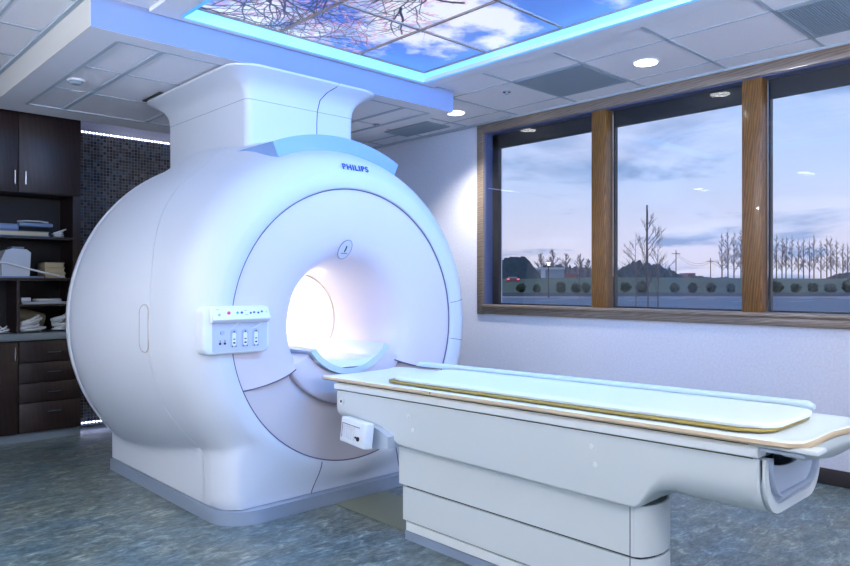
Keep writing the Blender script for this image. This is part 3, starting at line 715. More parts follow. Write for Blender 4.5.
# hand grip on the left flank
def patch(Y, z): 
    R = lerp_tab(RT, Y); c_ = (z-CZ)/R; th = -math.acos(max(-1,min(1,c_))); p = Vector(surf(Y, R, th)); n_ = Vector((math.sin(th), -.08, math.cos(th))); return p, n_
outl = rrect(3.655, 3.745, .885, 1.135, .042, 6)
bm = bmesh.new()
tube(bm, [patch(y, z)[0]+patch(y, z)[1]*.002 for y, z in outl+[outl[0]]], .0035, 5); to_obj('grip_outline', bm, mat('grip_line', (.45,.42,.40), .5), scan, True)
bm = bmesh.new()
c0 = patch(3.70, 1.01); cv0 = bm.verts.new(c0[0]+c0[1]*.004); ring = [bm.verts.new(patch(y, z)[0]+patch(y, z)[1]*.003) for y, z in outl]
for k in range(len(ring)): bm.faces.new((cv0, ring[k], ring[(k+1)%len(ring)]))
bmesh.ops.recalc_face_normals(bm, faces=bm.faces); to_obj('hand_grip', bm, shell, scan, True)
# lettering on the front cover
def text_obj(s, size, M, m, parent, name='lettering', ext=.001, off=0.0):
    cu = bpy.data.curves.new('t', 'FONT'); cu.body = s; cu.size = size; cu.align_x = 'CENTER'; cu.align_y = 'CENTER'; cu.extrude = ext; cu.offset = off; cu.space_character = 1.16
    o = bpy.data.objects.new('t', cu); C.objects.link(o); bpy.context.view_layer.update()
    me = bpy.data.meshes.new_from_object(o.evaluated_get(bpy.context.evaluated_depsgraph_get())); bpy.data.objects.remove(o)
    me.transform(M); me.materials.clear(); me.materials.append(m)
    r = bpy.data.objects.new(name, me); C.objects.link(r); r.parent = parent
    r.matrix_parent_inverse = Matrix.Translation(-parent.location) if parent.type == 'EMPTY' else Matrix()
    return r
text_obj('PHILIPS', .052, Matrix.Translation((2.515, 3.262, CZ+.912)) @ Matrix.Rotation(PI/2-.42, 4, 'X'), blue_m, scan, 'lettering', .002, .0006)
# oval badge
bx, bz, by = 2.478, CZ+.438, 3.318
def ell(a, b_, rot, n=32): return [(bx+a*math.cos(t)*math.cos(rot)-b_*math.sin(t)*math.sin(rot), bz+a*math.cos(t)*math.sin(rot)+b_*math.sin(t)*math.cos(rot)) for t in [2*PI*k/n for k in range(n)]]
TB = Matrix.Translation((bx,by,bz)) @ Matrix.Rotation(.45, 4, 'X') @ Matrix.Translation((-bx,-by,-bz))
def tb(o):
    o.data.transform(TB); return o
bm = bmesh.new(); prism(bm, ell(.044,.062,-.25), 1, by-.004, by); badge = tb(to_obj('badge', bm, mat('badge_grey', (.62,.62,.70), .3), scan)); badge['label'] = 'grey oval badge with a small dark mark'
bm = bmesh.new(); e = ell(.044,.062,-.25); tube(bm, [(x,by-.004,z) for x, z in e+[e[0]]], .0016, 5); tb(to_obj('outline', bm, seam_m, badge, True))
bm = bmesh.new(); tube(bm, [(bx+.006,by-.005,bz+.024),(bx+.003,by-.005,bz),(bx-.002,by-.005,bz-.016)], [.0035,.0045,.003], 6); tube(bm, [(bx-.024,by-.005,bz-.024),(bx+.022,by-.005,bz-.024)], .0018, 5); tb(to_obj('mark', bm, black_m, badge, True))
# operator panel on the left of the face
PY = 3.225
pan = None
bm = bmesh.new(); prism(bm, rrect(1.553, 1.922, .893, 1.134, .035, 6), 1, PY, 3.36)
bmesh.ops.bevel(bm, geom=[e for e in bm.edges if abs(e.verts[0].co.y-PY)<1e-5 and abs(e.verts[1].co.y-PY)<1e-5], offset=.012, segments=3, profile=.5, affect='EDGES')
pan = to_obj('operator_panel', bm, panel_m, scan, 50)
def on(name, bm, m, sm=False):
    return to_obj(name, bm, m, pan, sm)
bm = bmesh.new(); prism(bm, rrect(1.60, 1.905, .905, 1.062, .012, 4), 1, PY-.002, PY+.01); on('recessed_field', bm, panel_g)
bm = bmesh.new()
prism(bm, [(PY-.042,1.068),(PY-.040,1.074),(PY-.012,1.128),(PY+.005,1.130),(PY+.005,1.048),(PY-.018,1.050)], 0, 1.587, 1.905); bmesh.ops.bevel(bm, geom=bm.edges[:], offset=.003, segments=2, profile=.5, affect='EDGES'); on('button_housing', bm, panel_m, 40)
nrm = Vector((0,-.893,.45)).normalized()
def hpt(x, f): return Vector((x, PY-.0405+.028*f, 1.073+.055*f))
for x, f, m_, r in ((1.675,.5,red_m,.0085),(1.722,.5,green_m,.006),(1.746,.5,blue_m,.006),(1.622,.35,socket_m,.007),(1.795,.45,blue_m,.005),(1.815,.5,blue_m,.005),(1.838,.45,blue_m,.005),(1.860,.55,blue_m,.005)):
    bm = bmesh.new(); disc(bm, hpt(x, f), nrm, r, .004, 14); on('button', bm, m_)
for p_, q_, r_ in ((hpt(1.762,.3),hpt(1.778,.3),.0016),(hpt(1.762,.7),hpt(1.778,.7),.0016),(hpt(1.612,.8),hpt(1.625,.82),.002),(hpt(1.885,.5),hpt(1.888,.52),.002)):
    mtube('icon', [p_+nrm*.001, q_+nrm*.001], r_, socket_m, pan, 5)
for x in (1.715, 1.777, 1.838):
    bm = bmesh.new(); o_ = rrect(x-.017, x+.017, .925, 1.018, .0165, 6); o_ = [(a, min(b_, 1.018)) if b_ > .95 else (a if abs(a-x) < .012 else x+math.copysign(.017, a-x), b_) for a, b_ in o_]
    prism(bm, o_, 1, PY-.006, PY); s_ = on('socket_plate', bm, socket_m)
    bm = bmesh.new(); prism(bm, rrect(x-.011, x+.011, .935, 1.0, .010, 5), 1, PY-.008, PY-.006); o = to_obj('socket_face', bm, panel_m, s_)
    for (a, z, r) in ((x-.010,.931,.003),(x+.010,.931,.003),(x,1.005,.004)):
        bm = bmesh.new(); disc(bm, (a,PY-.0085,z), (0,1,0), r, .003, 8); to_obj('socket_pin', bm, black_m, s_)
    for za, zb in ((.945,.953),(.965,.970)): mbox('socket_slot', x-.006, x+.006, PY-.009, PY-.008, za, zb, black_m, s_)
bm = bmesh.new(); disc(bm, (1.652,PY-.008,1.002), (0,1,0), .011, .008, 16); on('dial', bm, socket_m)
for x in (1.640, 1.666):
    bm = bmesh.new(); disc(bm, (x,PY-.006,.948), (0,1,0), .006, .006, 12); tube(bm, [(x,PY-.005,.951),(x,PY-.005,.966)], .0016, 5); on('jack', bm, black_m)
for x in (1.725, 1.852): mtube('bracket', [(x+.004,PY-.024,1.056),(x,PY-.020,1.040),(x-.012,PY-.014,1.030),(x-.03,PY-.004,1.018)], .003, panel_m, pan, 6)

# ------------------------------------------------------------------ patient table
tab = thing('patient_table', 'long white patient table on a panelled pedestal before the scanner', 'patient table', (CX, 1.9, 0))
H = .265
def ztop(Y): return .782 - .0125*Y
SIDE = [(.87,.57),(1.0,.562),(1.15,.555),(1.20,.545),(1.24,.515),(1.27,.475),(1.29,.447),(1.36,.445),(2.45,.450),(2.58,.452),(2.66,.480),(2.72,.505),(2.80,.525),(2.90,.535),(3.085,.545)]
DEEP = [(.87,.06),(1.12,.05),(1.25,.0),(1.4,0),(2.5,0),(2.62,.0),(2.8,.02),(3.085,.02)]
CR = [(.87,.12),(1.12,.12),(1.27,.02),(1.4,.02),(2.5,.02),(2.7,.05),(3.085,.06)]
def section(Y, shrink=0.0, zt=None, up=0):
    zs = lerp_tab(SIDE, Y); dp = lerp_tab(DEEP, Y); cr = lerp_tab(CR, Y); h = H-shrink; zt = zt or (ztop(Y)-.071)
    pts = [(CX-h, Y, zt)]
    n = 8
    zb = zs-dp+up
    for k in range(n+1):
        a = PI/2*k/n; pts.append((CX-h+cr*(1-math.cos(a)), Y, zb+(cr*.75+dp*.6)*(1-math.sin(a))))
    for k in range(n, -1, -1):
        a = PI/2*k/n; pts.append((CX+h-cr*(1-math.cos(a)), Y, zb+(cr*.75+dp*.6)*(1-math.sin(a))))
    pts.append((CX+h, Y, zt)); return pts
Ys = [.875,.88,.90,.95,1.0,1.05,1.09,1.12,1.15,1.18,1.20,1.22,1.24,1.26,1.28,1.30,1.32,1.34,1.36,1.4,1.7,2.1,2.45,2.54,2.58,2.60,2.63,2.66,2.69,2.72,2.76,2.80,2.85,2.9,2.98,3.04,3.07,3.08,3.085]
rows = [section(y, .012 if y in (.875, 3.085) else (.004 if y in (.88, 3.08) else 0)) for y in Ys]
bm = bmesh.new(); V = grid(bm, rows, True)
bm.faces.new(V[-1])
# open trough at the foot end: inner wall
inn = [[(CX+(p[0]-CX)*.90, p[1], max(p[2], 0)+.0 if i in (0, len(r)-1) else p[2]+.03) for i, p in enumerate(r)] for r in ([section(.875,.012)]+[section(1.15,.012)])]
V2 = grid(bm, inn, False); n_ = len(V[0])
for k in range(n_-1): bm.faces.new((V[0][k], V2[0][k], V2[0][k+1], V[0][k+1]))
bmesh.ops.recalc_face_normals(bm, faces=bm.faces); to_obj('housing', bm, table_m, tab, 45)
bm = bmesh.new(); grid(bm, [[(CX+(p[0]-CX)*.88, y, p[2]+(.05 if 0 < i < 19 else 0)) for i, p in enumerate(section(y,.012))] for y in (.845,.86,.9,1.3)])
bmesh.ops.recalc_face_normals(bm, faces=bm.faces); o = to_obj('end_trough', bm, trough_m, tab, 45); o['label'] = 'grey U-shaped trough under the foot end'
so = o.modifiers.new('thickness', 'SOLIDIFY'); so.thickness = .008
mbox('trough_core', CX-.20, CX+.20, 1.0, 1.25, .56, .70, dark_in, tab)
# white side rail
for sg in (-1, 1):
    bm = bmesh.new(); rws = []
    for y in (.872,.88,.90,1.4,1.9,2.4,2.9,3.07,3.082,3.088):
        o_ = .006 if y in (.872, 3.088) else .0; zt = ztop(y)-.029; zb = ztop(y)-.065
        xo = CX+sg*(H+.014-o_); xi = CX+sg*(H-.06)
        rws.append([(xi,y,zt),(CX+sg*(H+.004-o_),y,zt),(xo,y,zt-.008),(xo,y,zb+.004),(CX+sg*(H+.008),y,zb),(xi,y,zb)])
    V = grid(bm, rws, True); bm.faces.new(V[0]); bm.faces.new(list(reversed(V[-1]))); bmesh.ops.recalc_face_normals(bm, faces=bm.faces); to_obj('side_rail', bm, table_w, tab, 40)
bm = bmesh.new(); prism(bm, [(CX-.2,.70),(CX+.2,.70),(CX+.2,.722),(CX-.2,.722)], 1, .9, 3.07); to_obj('deck', bm, trough_m, tab)
for zo, rr_ in ((.026,.0035),(.069,.004)):
    mtube('rail_shadow_gap', [(CX-H+.0035, y, ztop(y)-zo) for y in (.89, 1.5, 2.2, 3.07)], rr_, mat('gap_olive', (.10,.09,.03), .7) if 'gap_olive' not in MATS else MATS['gap_olive'], tab, 6)
cs = [Vector(p) for p in section(.875, .014)]
pl = [(p.x, p.z) for p in cs]; w_ = cs[-1].x-cs[0].x; zt_ = cs[0].z
dip = [(cs[-1].x-w_*k/16, zt_-.002-.052*math.sin(PI*k/16)**.8) for k in range(1, 16)]
bm = bmesh.new(); prism(bm, pl + dip, 1, .866, .874); o = to_obj('end_panel', bm, trough_m, tab); o['label'] = 'grey end panel with a curved dip'
bm = bmesh.new()
ci = [(CX+(p.x-CX)*.90, p.z+(.030 if 0 < i < len(cs)-1 else 0)) for i, p in enumerate(cs)]
prism(bm, pl + ci[::-1], 1, .856, .872) ; to_obj('end_collar', bm, table_m, tab, 40)
# tabletop slab with a rising foot end
def plan(Y):   # near edge, far edge, z offset
    T = [(.54,.06,.085),(.57,.11,.078),(.61,.15,.064),(.65,.18,.050),(.685,.205,.036),(.715,.235,.016),(.74,.268,.003),(.78,.288,0),(.84,.293,0),(3.12,.293,0),(3.18,.285,-.002),(3.21,.26,-.004)]
    return T
bm = bmesh.new(); rws = []
for Y, h, dz in plan(0):
    zt = ztop(max(Y,.7)) + dz
    rws.append([(CX-h+.012,Y,zt-.022),(CX-h,Y,zt-.014),(CX-h,Y,zt-.002),(CX-h+.008,Y,zt+.003),(CX-h*.82,Y,zt-.002),(CX,Y,zt-.006),(CX+h*.82,Y,zt-.002),(CX+h-.008,Y,zt+.003),(CX+h,Y,zt-.002),(CX+h,Y,zt-.014),(CX+h-.012,Y,zt-.022)])
V = grid(bm, rws, True); bm.faces.new(V[0]); bm.faces.new(list(reversed(V[-1]))); bmesh.ops.recalc_face_normals(bm, faces=bm.faces)
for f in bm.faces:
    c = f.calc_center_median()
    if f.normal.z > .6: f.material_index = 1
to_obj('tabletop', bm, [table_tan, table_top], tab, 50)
mbox('tabletop_runner', CX-.262, CX+.262, .74, 3.05, .728, .7375, trough_m, tab)
mbox('end_bracket', CX-.275, CX+.275, .70, .90, .742, .758, table_m, tab, .004)
# hanging bowl grip below the raised foot end
bm = bmesh.new(); rws = []
for Y, wv, zt, dep in ((.60,.10,.822,.012),(.63,.14,.81,.035),(.67,.18,.795,.055),(.72,.215,.765,.062),(.77,.235,.757,.068),(.82,.235,.757,.064),(.85,.23,.757,.05)):
    rws.append([(CX+wv*math.sin(a), Y, zt-dep*(math.cos(a)**.5 if math.cos(a) > 1e-6 else 0)) for a in [(-PI/2+PI*k/16) for k in range(17)]])
V = grid(bm, rws, True); bm.faces.new(V[0]); bm.faces.new(list(reversed(V[-1]))); bmesh.ops.recalc_face_normals(bm, faces=bm.faces); to_obj('foot_grip', bm, table_m, tab, 50)
# pedestal panels
def ped(name, z0, z1, grow, m, y0=1.17, y1=2.60, r=.12):
    bm = bmesh.new(); x0, x1 = CX-.232+grow, CX+.232-grow
    o_ = []
    e = grow*.8
    pts = [(x0,y1-.01),(x0+.01,y1),(2.64-grow,y1),(2.65-grow,y1-.01),(2.65-grow,1.42+e),(2.60,1.365+e),(2.55,1.325+e),(2.50,1.295+e),(2.45,1.275+e),(2.40,1.268+e),(2.355,1.272+e),(2.32,1.283+e),(2.295,1.297+e),(x0,1.32+e)]
    prism(bm, pts, 2, z0, z1); return to_obj(name, bm, m, tab, 30)
ped('pedestal_core', .02, .50, .012, dark_in, 1.185, 2.57)
ped('upper_panel', .262, .444, .0, table_m, 1.165, 2.615)
ped('lower_panel', .092, .252, .0, table_m, 1.165, 2.585)
ped('kick_strip', .044, .084, .0, table_w, 1.165, 2.562)
ped('base_trim', .0, .040, -.004, silver, 1.155, 2.565)
bm = bmesh.new(); tube(bm, [(CX-.2325,1.335,.05),(CX-.2325,1.335,.444)], .0018, 5); to_obj('panel_seam', bm, seam_m, tab)
for (y, z) in ((2.50,.612),(2.47,.548),(1.475,.64),(1.46,.575)):
    bm = bmesh.new(); disc(bm, (CX-H-.003,y,z), (1,0,0), .009, .004, 16, .011); to_obj('rivet', bm, table_w, tab)
kn = None
bm = bmesh.new(); disc(bm, (CX-H-.006,3.03,.618), (1,0,0), .020, .008, 20); kn = to_obj('release_knob', bm, table_w, tab, 40)
bm = bmesh.new(); disc(bm, (CX-H-.008,3.03,.618), (1,0,0), .007, .004, 12); to_obj('knob_centre', bm, black_m, kn)
bm = bmesh.new(); tube(bm, [(CX-H-.004, 3.05-.0*k, .0) for k in range(2)], .001, 4) if False else None
bm = bmesh.new(); disc(bm, (CX-.294,2.32,ztop(2.32)-.008), (1,0,0), .004, .003, 8); to_obj('tabletop_screw', bm, black_m, tab)
# control box under the head end
Mb = Matrix.Translation((2.158,2.788,.502)) @ Matrix.Rotation(math.radians(-9), 4, 'Z') @ Matrix.Rotation(math.radians(6), 4, 'Y')
bm = bmesh.new(); box(bm, -.03,.025,-.126,.122,-.063,.063,.009,3,0,Mb); cbx = to_obj('control_box', bm, panel_m, tab, 35)
bm = bmesh.new(); box(bm, -.033,-.028,-.03,.090,-.036,.030,0,1,0,Mb); to_obj('keypad', bm, mat('keypad_white', (.78,.82,.84), .5), cbx)
for k in range(5): mbox('key_line', -.0345,-.033,-.028+.024*k-.0006,-.028+.024*k+.0006,-.036,.030, panel_g, cbx, M=Mb)
mbox('slot_line', -.0345,-.033,-.085,.09,.033,.036, seam_m, cbx, M=Mb); mbox('slot_line', -.0345,-.033,.092,.095,-.038,.036, seam_m, cbx, M=Mb)
for yy_, zz_, r_ in ((-.072,-.022,.011),(-.048,-.018,.005)):
    bm = bmesh.new(); p = Mb @ Vector((-.036,yy_,zz_)); disc(bm, p, (1,0,0), r_, .006, 14); to_obj('socket', bm, black_m, cbx)
bm = bmesh.new(); prism(bm, [(2.86,.54),(2.86,.45),(2.80,.43),(2.70,.425),(2.605,.44),(2.605,.50),(2.70,.53)], 0, 2.205, CX+.20); to_obj('box_bracket', bm, trough_m, tab)
# floor plate between pedestal and scanner
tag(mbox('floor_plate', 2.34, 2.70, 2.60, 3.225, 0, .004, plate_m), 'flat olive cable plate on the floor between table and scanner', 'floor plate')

# mattress
mt = thing('mattress', 'thin white table mattress with a yellowish edge on the patient table', 'mattress', (CX-.02, 1.8, ztop(1.8)+.003))
def mat_rows(zo0, zo1, grow, ya=.86, yb=2.72):
    Ysm = [ya, ya+.006, ya+.03, ya+.10, ya+.5, 1.8, 2.3, yb-.10, yb-.03, yb-.006, yb]; r = []
    for i, Y in enumerate(Ysm):
        e_ = min(i, len(Ysm)-1-i); inset = (.10,.07,.035,.006,0,0)[min(e_,5)]*(.55 if i > 5 else 1)
        h = .245+grow-inset; zt = ztop(Y)+.003; bl = .003 if e_ == 0 else 0
        r.append([(CX-h+.004,Y,zt+zo0),(CX-h,Y,zt+(zo0+zo1)/2),(CX-h+.006,Y,zt+zo1-bl-.002),(CX-h*.75,Y,zt+zo1-bl),(CX,Y,zt+zo1-bl-.003),(CX+h*.75,Y,zt+zo1-bl),(CX+h-.006,Y,zt+zo1-bl-.002),(CX+h,Y,zt+(zo0+zo1)/2),(CX+h-.004,Y,zt+zo0)])
    return r
bm = bmesh.new(); V = grid(bm, mat_rows(0,.012,.0), True); bm.faces.new(V[0]); bm.faces.new(list(reversed(V[-1]))); bmesh.ops.recalc_face_normals(bm, faces=bm.faces); o = to_obj('base_pad', bm, foam_y, mt, 50); o['label'] = 'yellowish base pad'
bm = bmesh.new(); V = grid(bm, mat_rows(.0125,.030,-.012,.85,2.69), True); bm.faces.new(V[0]); bm.faces.new(list(reversed(V[-1]))); bmesh.ops.recalc_face_normals(bm, faces=bm.faces); to_obj('top_pad', bm, foam_w, mt, 50)
# folded bolster strip along the far side
bol = thing('side_bolster', 'long pale blue side pad along the far edge of the mattress', 'pad', (CX+.25, 1.6, ztop(1.6)+.03))
bm = bmesh.new(); rws = []
for Y in (.88,.90,1.0,1.9,2.9,2.98,3.0):
    hh = .018 if Y in (.88,3.0) else .030; zb = ztop(Y)+.0325
    if Y > 2.7: zb = ztop(Y)+.004+(.0285 if Y < 2.75 else 0)
    rws.append([(CX+.262+.018*math.cos(a), Y, ztop(Y)+.012+hh*.0+ .008+ hh*.5*math.sin(a)+hh*.5) for a in [2*PI*k/12 for k in range(12)]])
V = grid(bm, rws, True); bm.faces.new(V[0]); bm.faces.new(list(reversed(V[-1]))); bmesh.ops.recalc_face_normals(bm, faces=bm.faces); to_obj('pad', bm, mat('bolster_blue', (.62,.78,.85), .5), bol, 50)

# ------------------------------------------------------------------ outdoors
# far() uses distance from the room; the lot edge runs square to it
def quad_strip(name, rows, m):
    bm = bmesh.new(); grid(bm, rows); bmesh.ops.recalc_face_normals(bm, faces=bm.faces)
    for f in bm.faces:
        if f.normal.z < 0: f.normal_flip()
    return struct(to_obj(name, bm, m))
GZ = -.15
quad_strip('ground_parking_lot', [[far(6.6, -4, GZ), far(5.0, 60, GZ)], [far(70, -90, GZ), far(70, 110, GZ)]], asphalt_m)
quad_strip('ground_curb_bed', [[far(70,-90,GZ+.02),far(70,110,GZ+.02)],[far(75,-90,.22),far(75,110,.22)]], curb_m)
def lawn_z(r, d): return .22 + (1.75+.006*r+.3*math.sin(r*.05))*sstep(75, 150, d)
quad_strip('ground_lawn', [[far(d, r, lawn_z(r, d)) for r in range(-90, 121, 10)] for d in (75,85,95,110,125,140,155,220)], lawn_m)
rg = random.Random(5)
for i, (px, dd, ln) in enumerate(((560,62,3),(628,55,4),(668,60,3),(700,60,3),(733,52,3.5),(792,60,4),(838,62,4),(790,52,4),(540,55,3),(850,50,4),(880,60,4))):
    r = (px-425)/700*dd; a, b_ = far(dd, r, GZ+.005), far(dd+3.5, r+ln*.9, GZ+.005); nn = (b_-a).normalized().cross(Vector((0,0,1)))*.09
    bm = bmesh.new(); vs = [bm.verts.new(p) for p in (a-nn, b_-nn, b_+nn, a+nn)]; bm.faces.new(vs)
    ext = bmesh.ops.extrude_face_region(bm, geom=bm.faces[:]); [setattr(v.co, 'z', v.co.z+.01) for v in ext['geom'] if isinstance(v, bmesh.types.BMVert)]
    struct(to_obj('trim_parking_line', bm, paint_m))
def shrub(px, dd, h, label, w=1.0):
    r = (px-425)/700*dd; z0 = .22 if dd > 74 else GZ
    bm = bmesh.new(); bmesh.ops.create_icosphere(bm, subdivisions=3, radius=1)
    for v in bm.verts:
        k = 1+.16*math.sin(v.co.x*5+px)+.12*math.sin(v.co.y*7+v.co.z*6+px*.3)+rg.uniform(-.08,.08)
        v.co = far(dd, r, z0+h*.5) + Vector((v.co.x*h*.48*w*k, v.co.y*h*.48*w*k, v.co.z*h*.5*k))
    t = thing('shrub', label, 'shrub', far(dd, r, z0), 'low shrubs along the parking lot')
    to_obj('foliage', bm, shrub_m, t, True)
    bm = bmesh.new(); tube(bm, [far(dd, r, z0-.02), far(dd, r, z0+h*.4)], .05, 6); to_obj('stem', bm, bark_m, t)
for px, h, lab in ((521,1.0,'at the left end seen in the left pane'),(537,.9,'left of the street lamp in the left pane'),(561,1.1,'just right of the lamp post'),(576,1.0,'just right of the middle of the left pane'),(586,1.0,'against the left mullion in the left pane'),
    (626,1.1,'at the foot of the near bare tree'),(641,1.2,'right of the near bare tree trunk'),(675,1.0,'below the first utility pole in the middle pane'),(693,1.0,'below the red house in the middle pane'),(711,1.0,'below the second utility pole'),(731,.9,'beside the right mullion in the middle pane'),
    (777,1.2,'first in the right pane'),(796,1.0,'second in the right pane'),(813,1.0,'third in the right pane'),(830,.95,'fourth in the right pane, broad and low'),(849,1.4,'tall one at the right edge of the picture')):
    shrub(px, 76+rg.uniform(-.5,1.5), h, 'low round shrub by the parking lot, '+lab, 1.25 if px == 830 else 1)
def bare_tree(px, dd, h, label, spread=.28, m=bark_m, trunk=.06, seed=0, n=9, depth=2, group=None, z0=None, lean=0, lo=.3):
    rr = random.Random(seed); r = (px-425)/700*dd; z0 = lawn_z(r, dd) if z0 is None else z0; base = far(dd, r, z0-.1)
    t = thing('bare_tree', label, 'tree', base, group)
    bm = bmesh.new(); tp = [base, base+Vector((lean*.3*h,0,h*.35)), base+Vector((lean*.5*h+rr.uniform(-.02,.02)*h,0,h*.7)), base+Vector((lean*h,0,h))]
    tube(bm, tp, [trunk, trunk*.75, trunk*.45, trunk*.12], 6); to_obj('trunk', bm, m, t)
    bm = bmesh.new()
    def br(p, d, l, w, k):
        q = p + d*l*.5; e = q + (d+Vector((rr.uniform(-.2,.2),rr.uniform(-.2,.2),rr.uniform(.0,.35)))).normalized()*l*.5
        tube(bm, [p, q, e], [w, w*.7, w*.3], 4, False)
        if k:
            for _ in range(4):
                dd2 = (d+Vector((rr.uniform(-.8,.8),rr.uniform(-.8,.8),rr.uniform(-.1,.6)))).normalized(); br(p.lerp(e, rr.uniform(.3,.9)), dd2, l*.55, w*.55, k-1)
    for i in range(n):
        f = lo+(.95-lo)*i/n; j = min(2, int(f*3)); p = tp[j].lerp(tp[j+1], min(1, max(0, (f-(0,.35,.7)[j])/.33)))
        a = rr.uniform(0, 2*PI); d = Vector((math.cos(a), math.sin(a), rr.uniform(.7,1.5))).normalized(); br(p, d, h*spread*(1.15-f), trunk*.42, depth)
    to_obj('branches', bm, m, t)
def plab(s): return 'bare distant tree on the lawn rise, '+s
for i, (px, top) in enumerate(((722,236),(728,233),(734,235),(741,232))):
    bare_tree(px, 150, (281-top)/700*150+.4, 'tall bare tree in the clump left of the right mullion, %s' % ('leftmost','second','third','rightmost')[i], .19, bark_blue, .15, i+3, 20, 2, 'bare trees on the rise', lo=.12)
ords = ['first','second','third','fourth','fifth','sixth','seventh','eighth','ninth','tenth','eleventh','twelfth','thirteenth','fourteenth','fifteenth','sixteenth']
for i in range(16):
    px = 770+i*5.6+rg.uniform(-1.2,1.2); top = 232+8*(i/16)+rg.uniform(-1,5)
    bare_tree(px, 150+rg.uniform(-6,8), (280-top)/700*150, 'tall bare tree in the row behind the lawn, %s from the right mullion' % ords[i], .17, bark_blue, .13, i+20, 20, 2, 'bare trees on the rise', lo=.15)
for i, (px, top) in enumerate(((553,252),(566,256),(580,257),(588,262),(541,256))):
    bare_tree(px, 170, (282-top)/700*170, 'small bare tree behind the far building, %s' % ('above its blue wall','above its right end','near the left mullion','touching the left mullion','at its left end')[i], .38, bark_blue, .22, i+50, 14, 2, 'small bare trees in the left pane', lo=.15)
bare_tree(580, 60, 3.3, 'young bare tree standing on the lawn edge in the left pane', .3, bark_blue, .035, 66, 9, 1, None, GZ)
bare_tree(648, 26, 4.2, 'slender bare tree close to the window, tallest stem', .34, bark_blue, .035, 71, 12, 2, 'near bare trees', GZ)
bare_tree(636, 28, 3.5, 'slender bare tree close to the window, left stem', .34, bark_blue, .028, 72, 9, 2, 'near bare trees', GZ)
bare_tree(658, 28, 3.2, 'slender bare tree close to the window, right stem', .36, bark_blue, .028, 73, 9, 2, 'near bare trees', GZ)
def mass(name, pxs, d, label, m, cat, rough=1.0, z0=1.2):
    """lumpy far tree belt with true depth"""
    bm = bmesh.new(); rr = random.Random(len(pxs)*7+int(d)); 
    rows = []
    pts = []
    for a, b_ in zip(pxs, pxs[1:]):
        k = max(2, int((b_[0]-a[0])/1.5))
        for i in range(k): pts.append((a[0]+(b_[0]-a[0])*i/k, a[1]+(b_[1]-a[1])*i/k))
    pts.append(pxs[-1])
    for k, q in enumerate((0, .35, .75, 1, .75, .35, 0)):
        row = []
        for j, (px, y) in enumerate(pts):
            h = (283-y)/700*d+1.25-z0; zz = z0+h*q*(1+(rr.uniform(-.10,.10)*rough if q > .3 else 0)); dp = d+(k-3)*2.2
            row.append(far(dp, (px-425)/700*d+rr.uniform(-.15,.15), zz))
        rows.append(row)
    grid(bm, rows); bmesh.ops.recalc_face_normals(bm, faces=bm.faces); return tag(to_obj(name, bm, m), label, cat)
mass('tree_belt', [(500,262),(505,258),(512,256),(524,257),(531,262),(537,270),(541,279)], 140, 'dark rounded mass of evergreens at the left of the left pane', leafd_m, 'trees', .4)
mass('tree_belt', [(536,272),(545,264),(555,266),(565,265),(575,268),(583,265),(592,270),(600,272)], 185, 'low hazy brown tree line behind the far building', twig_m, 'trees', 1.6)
mass('tree_belt', [(612,278),(622,268),(632,263),(640,262),(652,265),(664,266),(672,270),(679,274),(683,280)], 160, 'low dark tree line behind the near bare tree', leafd_m, 'trees', 1.4)
mass('tree_belt', [(686,280),(694,275),(704,277),(716,278),(724,277),(740,279)], 160, 'thin low hedge line between the utility poles', leafd_m, 'trees', 1.4)
mass('tree_belt', [(826,280),(834,275),(846,273),(860,270),(880,268)], 165, 'low dark tree line at the right edge of the right pane', leafd_m, 'trees', 1.2)
def fb(name, px0, px1, y0, y1, d, dep, m, parent):
    bm = bmesh.new(); r0, r1 = (px0-425)/700*d, (px1-425)/700*d; za, zb = 1.25-(y1-283)/700*d, 1.25-(y0-283)/700*d
    vs = [bm.verts.new(far(dd, r, z)) for dd in (d, d+dep) for r in (r0, r1) for z in (za, zb)]
    for q in ((0,1,3,2),(4,6,7,5),(0,4,5,1),(2,3,7,6),(1,5,7,3),(0,2,6,4)): bm.faces.new([vs[k] for k in q])
    bmesh.ops.recalc_face_normals(bm, faces=bm.faces); return to_obj(name, bm, m, parent)
t = thing('far_building', 'low far building with blue-grey and red walls and a white door', 'building', far(160, 27, 1.5))
fb('wall', 547, 564, 269, 281, 160, 14, bldg_m, t); fb('side_wing', 531, 541, 273, 281, 160, 10, bldg_r, t); fb('door', 541, 545.5, 268, 279, 159.8, .3, bldg_w, t); fb('end_wing', 564, 578, 274, 281, 161, 10, bldg_r, t)
fb('roof', 541, 565, 267.5, 269.3, 159.5, 15, bldg_w, t); fb('storefront', 532, 590, 279.4, 280.6, 159.4, 1, redglow, t)
t = thing('parked_car', 'far car with red tail lights at the left of the left pane', 'car', far(120, 15, 1.6))
fb('body', 506.5, 520, 278.3, 281.0, 120, 1.8, bldg_r, t); fb('cabin', 509, 517, 276.8, 278.3, 120.2, 1.4, bldg_m, t); fb('tail_light', 507, 509.5, 278.6, 279.6, 119.9, .1, redglow, t); fb('tail_light', 517, 519.5, 278.6, 279.6, 119.9, .1, redglow, t)
t = thing('far_house', 'small red house between the utility poles', 'house', far(190, 72, 1.8))
fb('wall', 688.5, 695, 275.5, 281, 190, 6, bldg_r, t); fb('roof', 688, 695.5, 273, 275.5, 189.8, 6.5, bldg_r, t); fb('window', 690, 692, 276.5, 278, 189.8, .2, bldg_w, t)
